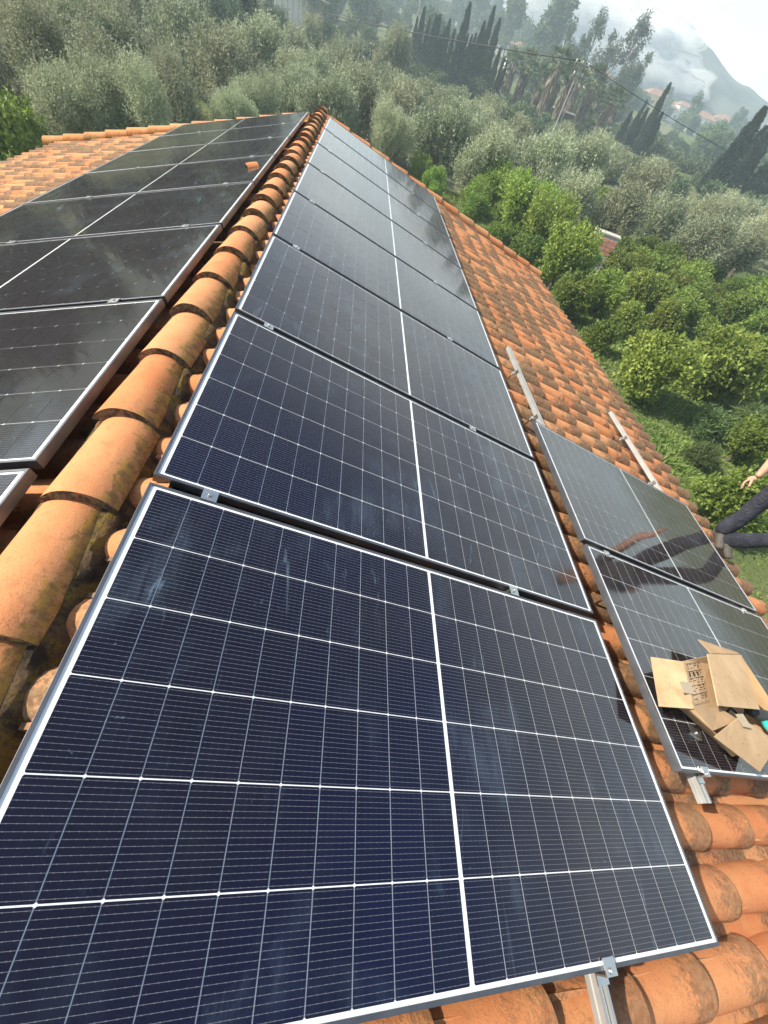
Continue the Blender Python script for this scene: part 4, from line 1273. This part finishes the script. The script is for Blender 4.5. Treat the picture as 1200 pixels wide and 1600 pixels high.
def slab(b, pts, th=.004, m=0):
    """a sheet of board: ordered corner points, given real thickness"""
    P_ = [Vector(p) for p in pts]
    nrm = (P_[1] - P_[0]).cross(P_[2] - P_[0]).normalized() * (th / 2)
    n = len(P_)
    b.add([p + nrm for p in P_] + [p - nrm for p in P_], [tuple(range(n)), tuple(range(2 * n - 1, n - 1, -1))] + [(i, i + n, (i + 1) % n + n, (i + 1) % n) for i in range(n)], m)


box_root = empty('cardboard_box', rpt(QU, QV, QH), (0, TH, 0))
tag(box_root, 'open cardboard box with its flaps folded out lying on the lower solar panel', 'cardboard box')
K = .003
def board(name, pts, mat=None, th=.004):
    b = MB(); slab(b, pts, th); return b.build(name, mat or M_CARD, box_root)
board('bottom', [(.20, -.875, K), (.47, -1.05, K), (1.12, -.93, K), (.93, -.68, K), (.42, -.70, K)])
board('side_wall', [(.20, -.875, K), (.47, -1.055, K), (.448, -.925, .115), (.208, -1.008, .090)][:2] + [(.455, -1.02, .06), (.215, -.985, .085), (.10, -.908, .080)])
board('side_wall', [(.10, -.908, .085), (.215, -.985, .088), (.45, -.925, .112), (.340, -.880, .103), (.108, -.905, .100)], M_CARDIN)
board('side_wall', [(.47, -1.055, K), (1.12, -.935, K), (.97, -.945, .118), (.455, -1.02, .062)], M_CARDIN)
board('side_wall', [(1.12, -.93, K), (.93, -.68, K), (.880, -.560, .122), (.955, -.940, .118)], M_CARDIN)
board('side_wall', [(.42, -.70, K), (.93, -.68, K), (.878, -.556, .120), (.60, -.588, .100), (.222, -.686, .098)], M_CARDIN)
board('flap', [(.048, -.678, .052), (.219, -.688, .102), (.103, -.912, .102), (-.062, -.909, .052)])
pf = board('printed_flap', [(.219, -.688, .102), (.634, -.590, .074), (.434, -.868, .064), (.103, -.912, .102)])
board('flap', [(.414, -.631, .142), (.876, -.552, .124), (.713, -.854, .122), (.248, -.892, .142)])
board('flap', [(.575, -.500, .075), (.930, -.515, .092), (.876, -.548, .122), (.563, -.590, .104)], M_CARDIN)
board('flap', [(.168, -1.016, .102), (.448, -.913, .122), (.827, -.984, .082), (.542, -1.118, .052)])
# printed table of marks on the flap: thin ink bars lying on the board
a0, a1, a3 = Vector((.219, -.688, .1045)), Vector((.634, -.590, .0765)), Vector((.103, -.912, .1045))
E1, E2 = (a1 - a0), (a3 - a0); nn = E2.cross(E1).normalized()
if nn.z < 0: nn = -nn
b = MB()
def ink(u0, v0, u1, v1):
    q = [a0 + E1 * u + E2 * v + nn * .0012 for u, v in ((u0, v0), (u1, v0), (u1, v1), (u0, v1))]
    b.add(q, [(0, 1, 2, 3)])
for v in (.06, .24, .40, .56, .74, .94): ink(.05, v, .50, v + .008)
for u in (.05, .16, .27, .38, .49): ink(u, .06, u + .006, .94)
rr = random.Random(3)
for i in range(4):
    for j in range(5):
        for k in range(3):
            if rr.random() < .75:
                u = .06 + i * .11 + rr.uniform(0, .03); v = .08 + j * .165 + k * .045
                ink(u, v, u + rr.uniform(.03, .07), v + .018)
for i in range(3): ink(.08 + i * .12, .27, .13 + i * .12, .37)
b.build('print', M_INK, pf)
b = MB(); slab(b, [(.085, -.80, .108), (.185, -.79, .106), (.175, -.845, .106), (.075, -.85, .108)], .001); b.build('tape', M_TAPE, box_root)
b = MB(); slab(b, [(.42, -.905, .124), (.50, -.895, .124), (.52, -.955, .121), (.44, -.955, .121)], .001); b.build('tape', M_TAPE, box_root)
# tool in the box
Ri = lambda u, v, h: rpt(QU + u, QV + v, QH + h)
tool = empty('power_tool', Ri(.85, -.86, .01), (0, TH, 0)); tag(tool, 'dark power tool with a turquoise grip lying in the cardboard box', 'tool')
b = MB(); b.tube([(-.10, .02, .05), (-.02, .01, .055), (.06, 0, .06), (.10, 0, .06)], [.020, .032, .034, .026], 12); b.build('motor_housing', simple('dark_rubber', (.03, .032, .03), .6, var=.2), tool)
b = MB(); b.tube([(.02, 0, .05), (.0, -.05, .06), (-.01, -.10, .075), (.01, -.14, .07)], [.018, .019, .017, .014], 10); b.build('grip', simple('turquoise_plastic', (.03, .38, .36), .45), tool)
b = MB(); b.tube([(.10, 0, .06), (.14, 0, .06)], [.030, .030], 12); b.build('chuck', M_STEEL, tool)
b = MB(); b.tube([(-.10, .02, .04), (-.16, -.02, .03), (-.2, .03, .02), (-.26, .0, .012)], .006, 6); b.build('cord', M_WIRE, tool)

# loose clamp on the panel
cl = empty('loose_clamp', Ri(.222, -.985, .0), (0, TH, .9)); tag(cl, 'loose silver clamp lying on the dark glass beside the cardboard box', 'clamp')
b = MB(); b.box((0, 0, .018), (.05, .045, .003)); b.box((-.012, 0, .009), (.003, .045, .018)); b.box((.012, 0, .009), (.003, .045, .018)); b.build('clamp_body', M_ALU, cl)
b = MB(); b.tube([(0, 0, .002), (0, 0, .026)], .005, 8); b.tube([(0, 0, .0195), (0, 0, .026)], .009, 6); b.build('bolt', M_STEEL, cl)

# broken tile chip on the left row of panels
b = MB(); V_, F_, U_, S_ = barrel(.11, .055, .058, th=.014, n=6, seed=77, rough=.1, arc=2.2)
ch = link_mesh('tile_chip', mesh_from('tile_chip', [(V_, F_, U_, S_, .4)], M_TILE_CLEAN)); ch.matrix_world = Matrix.Translation(lpt(.198, 4.177, -.028)) @ (MAT_L @ Matrix.Rotation(.5, 3, 'Z')).to_4x4()
tag(ch, 'small broken piece of orange roof tile on the left solar panels near the ridge', 'tile chip')

# ------------------------------------------------------------------ the worker at the eave
def skin_obj(name, nodes, edges, mat, parent, root_i=0, sub=2, roots=None):
    """nodes: (point, radius)"""
    me = bpy.data.meshes.new(name)
    me.from_pydata([tuple(p) for p, r in nodes], edges, [])
    me.materials.append(mat)
    o = bpy.data.objects.new(name, me); COL.objects.link(o)
    if parent: o.parent = parent; o.location = -parent.location
    sk = o.modifiers.new('skin', 'SKIN'); sk.use_smooth_shade = True; sk.branch_smoothing = .6
    if not me.skin_vertices: bpy.context.view_layer.update()
    for i, (p, r) in enumerate(nodes):
        sv = me.skin_vertices[0].data[i]
        rr_ = r if isinstance(r, (tuple, list)) else (r, r)
        sv.radius = rr_; sv.use_root = (i in (roots or [root_i])); sv.use_loose = False
    su = o.modifiers.new('subsurf', 'SUBSURF'); su.levels = sub; su.render_levels = sub
    return o


M_SKIN = simple('bare_skin', (.46, .25, .165), .55, var=.08, scale=12)  # the skin's own tone, slightly varied by noise
m = N('navy_work_trousers'); P = m.obj()
c = m.mix(m.ramp(m.noise(P, 9, 5), .3, .7), (.012, .014, .026), (.032, .035, .052)); m.l(c, m.b.inputs['Base Color']); m.b.inputs['Roughness'].default_value = .92
m.bump(m.noise(P, 13, 4, .6, 2.2), .9, .03)
M_TROUS = m.mat
M_SHIRT = simple('dark_shirt', (.06, .06, .065), .9, var=.2, scale=8, bump=.4)
M_BOOT = simple('grey_work_boot', (.075, .07, .06), .8, var=.25, scale=14, bump=.4)
M_HAIR = simple('dark_hair', (.03, .022, .016), .7)
worker = empty('person', (4.63, 1.48, -1.52)); tag(worker, 'worker in navy trousers standing on the tiles at the eave, bare hand hanging', 'person')
V3 = Vector
hipL, hipR = V3((4.66, 1.56, -.52)), V3((4.68, 1.40, -.54))
pel = V3((4.67, 1.48, -.45)); che = V3((4.76, 1.64, -.10)); nck = V3((4.80, 1.75, .09)); hed = V3((4.83, 1.82, .20)); top = V3((4.84, 1.86, .31))
shA, elA, wrA = V3((4.80, 1.80, -.10)), V3((4.745, 1.905, -.69)), V3((4.56, 1.75, -.815))
shA2 = V3((4.79, 1.87, -.40))
shB, elB, wrB = V3((4.86, 1.54, -.10)), V3((5.02, 1.42, -.34)), V3((4.98, 1.62, -.48))
knA, anA = V3((4.68, 1.60, -.96)), V3((4.62, 1.55, -1.41))
knB, anB = V3((4.74, 1.20, -1.04)), V3((4.64, 1.46, -1.425))
toA, toB = V3((4.56, 1.39, -1.475)), V3((4.62, 1.29, -1.485))
nodes = [(pel, .10), (che, (.125, .085)), (nck, .058), (hed, (.112, .120)), (top, (.105, .11)),
         (shA, .055), (shA2, .052), (elA, .050), (wrA, (.031, .026)), (shB, .055), (elB, .042), (wrB, .030),
         (hipL, .085), (knA, .058), (anA, .026), (hipR, .085), (knB, .058), (anB, .026), (toA, .018), (toB, .018)]
edges = [(0, 1), (1, 2), (2, 3), (3, 4), (1, 5), (5, 6), (6, 7), (7, 8), (1, 9), (9, 10), (10, 11), (0, 12), (12, 13), (13, 14), (0, 15), (15, 16), (16, 17), (14, 18), (17, 19)]
skin_obj('body', nodes, edges, M_SKIN, worker)


def leg_nodes(hip, kn, an, seed):
    r = random.Random(seed); out = [(hip, .125)]
    for t in (.35, .7): out.append((hip.lerp(kn, t) + V3((r.uniform(-.01, .01), r.uniform(-.01, .01), 0)), .108 - .012 * t))
    out.append((kn, .088))
    for t in (.2, .42, .62, .82, 1.08): out.append((kn.lerp(an, t) + V3((r.uniform(-.012, .012), r.uniform(-.012, .012), r.uniform(-.005, .005))), (.078, .088, .076, .086, .074)[int(t * 5 - .1) % 5] - .004 * t))
    return out


la, lb = leg_nodes(hipL, knA, anA, 1), leg_nodes(hipR, knB, anB, 2)
nodes = [(pel + V3((-.01, .04, .10)), .15), (pel, .155)] + la + lb
n1 = len(la)
edges = [(0, 1), (1, 2)] + [(2 + i, 3 + i) for i in range(n1 - 1)] + [(1, 2 + n1)] + [(2 + n1 + i, 3 + n1 + i) for i in range(len(lb) - 1)]
skin_obj('trousers', nodes, edges, M_TROUS, worker, 1)
skin_obj('shirt', [(pel + V3((-.01, -.02, -.13)), .15), (pel + V3((0, .0, .03)), .17), (pel.lerp(che, .5), (.175, .16)), (che, (.205, .15)), (nck - V3((0, .01, .06)), .08), (shA + V3((0, 0, .01)), .078), (shA2 + V3((.01, 0, .02)), .070), (shB, .078), (elB.lerp(shB, .25), .068)],
         [(0, 1), (1, 2), (2, 3), (3, 4), (3, 5), (5, 6), (3, 7), (7, 8)], M_SHIRT, worker, 2)
for a, t in ((anA, toA), (anB, toB)):
    heel = a + (a - t) * V3((.45, .45, 0)) + V3((0, 0, -.07))
    skin_obj('work_boot', [(a + V3((0, 0, .06)), .060), (a + V3((0, 0, -.045)), .054), (a.lerp(t, .5) + V3((0, 0, .0)), (.044, .040)), (t + (t - a) * .10, (.043, .032)), (heel, .038)], [(0, 1), (1, 2), (2, 3), (1, 4)], M_BOOT, worker, 1)
skin_obj('hair', [(hed + V3((.01, -.035, .03)), .118), (top + V3((0, -.01, .01)), (.116, .118))], [(0, 1)], M_HAIR, worker)
# face details on the head (outside the frame, still there)
fd = V3((-.25, .93, -.25)).normalized()
b = MB(); hc = hed + V3((0, 0, .02)); sd = fd.cross(V3((0, 0, 1))).normalized(); upv = sd.cross(fd)
b.tube([hc + fd * .085 + upv * .015, hc + fd * .118 - upv * .02], [.008, .016], 8); b.build('nose', M_SKIN, worker, loc=-worker.location)
for q in (-1, 1):
    b = MB(); b.tube([hc + fd * .082 + sd * q * .033 + upv * .028, hc + fd * .092 + sd * q * .033 + upv * .028], [.012, .009], 8); b.build('eye', M_HAIR, worker, loc=-worker.location)
    b = MB(); b.tube([hc + sd * q * .085 + upv * .03, hc + sd * q * .098, hc + sd * q * .086 - upv * .03], [.012, .02, .010], 8); b.build('ear', M_SKIN, worker, loc=-worker.location)
b = MB(); b.tube([hc + fd * .086 + sd * .025 - upv * .05, hc + fd * .096 - upv * .05, hc + fd * .086 - sd * .025 - upv * .05], .006, 6); b.build('mouth', simple('lips', (.35, .13, .10), .5), worker, loc=-worker.location)
# the hanging hand: palm and five bent fingers
hd = V3((-.50, .05, -.80)).normalized()
hn = V3((.10, -.80, -.55)); hn = (hn - hd * hn.dot(hd)).normalized()      # fingers close towards hn
hs = hd.cross(hn).normalized()                                            # across the palm
kn_ = [wrA + hd * .085 + hs * s_ for s_ in (-.029, -.0095, .0095, .027)]
nodes = [(wrA, (.028, .022)), (wrA + hd * .04, (.036, .024)), (wrA + hd * .075, (.040, .022))]
edges = [(0, 1), (1, 2)]
roots = [0]
fl = [(.060, .9), (.072, 1.0), (.068, 1.1), (.054, 1.2)]
for i, (k0, (L_, cu)) in enumerate(zip(kn_, fl)):
    b0 = len(nodes); p = k0 - hd * .03
    nodes.append((p, .0105)); roots.append(b0)
    d_ = hd.copy(); pp_ = k0
    nodes.append((pp_, .0108)); edges.append((b0, b0 + 1))
    for j, seg in enumerate((.5, .32, .26)):
        d_ = (d_ * math.cos(.55 * cu) + hn * math.sin(.55 * cu)).normalized() if j else (d_ * math.cos(.45) + hn * math.sin(.45)).normalized()
        pp_ = pp_ + d_ * L_ * seg * 1.05
        nodes.append((pp_, .0100 - .0012 * j)); edges.append((b0 + 1 + j, b0 + 2 + j))
b0 = len(nodes)
tp = wrA + hd * .025 + hs * .030; td = (hd * .70 + hs * .45 + hn * .50).normalized()
nodes += [(tp, .014), (tp + td * .042, .0125), (tp + td * .070 + hn * .008, .0108), (tp + td * .092 + hn * .018 + hd * .006, .0092)]
edges += [(b0, b0 + 1), (b0 + 1, b0 + 2), (b0 + 2, b0 + 3)]; roots.append(b0)
skin_obj('hand', nodes, edges, M_SKIN, worker, sub=2, roots=roots)
skin_obj('hand', [(wrB, .028), (wrB + V3((-.03, .07, -.02)), (.038, .024)), (wrB + V3((-.05, .15, -.05)), (.036, .014))], [(0, 1), (1, 2)], M_SKIN, worker, sub=2)
bpy.context.view_layer.update()
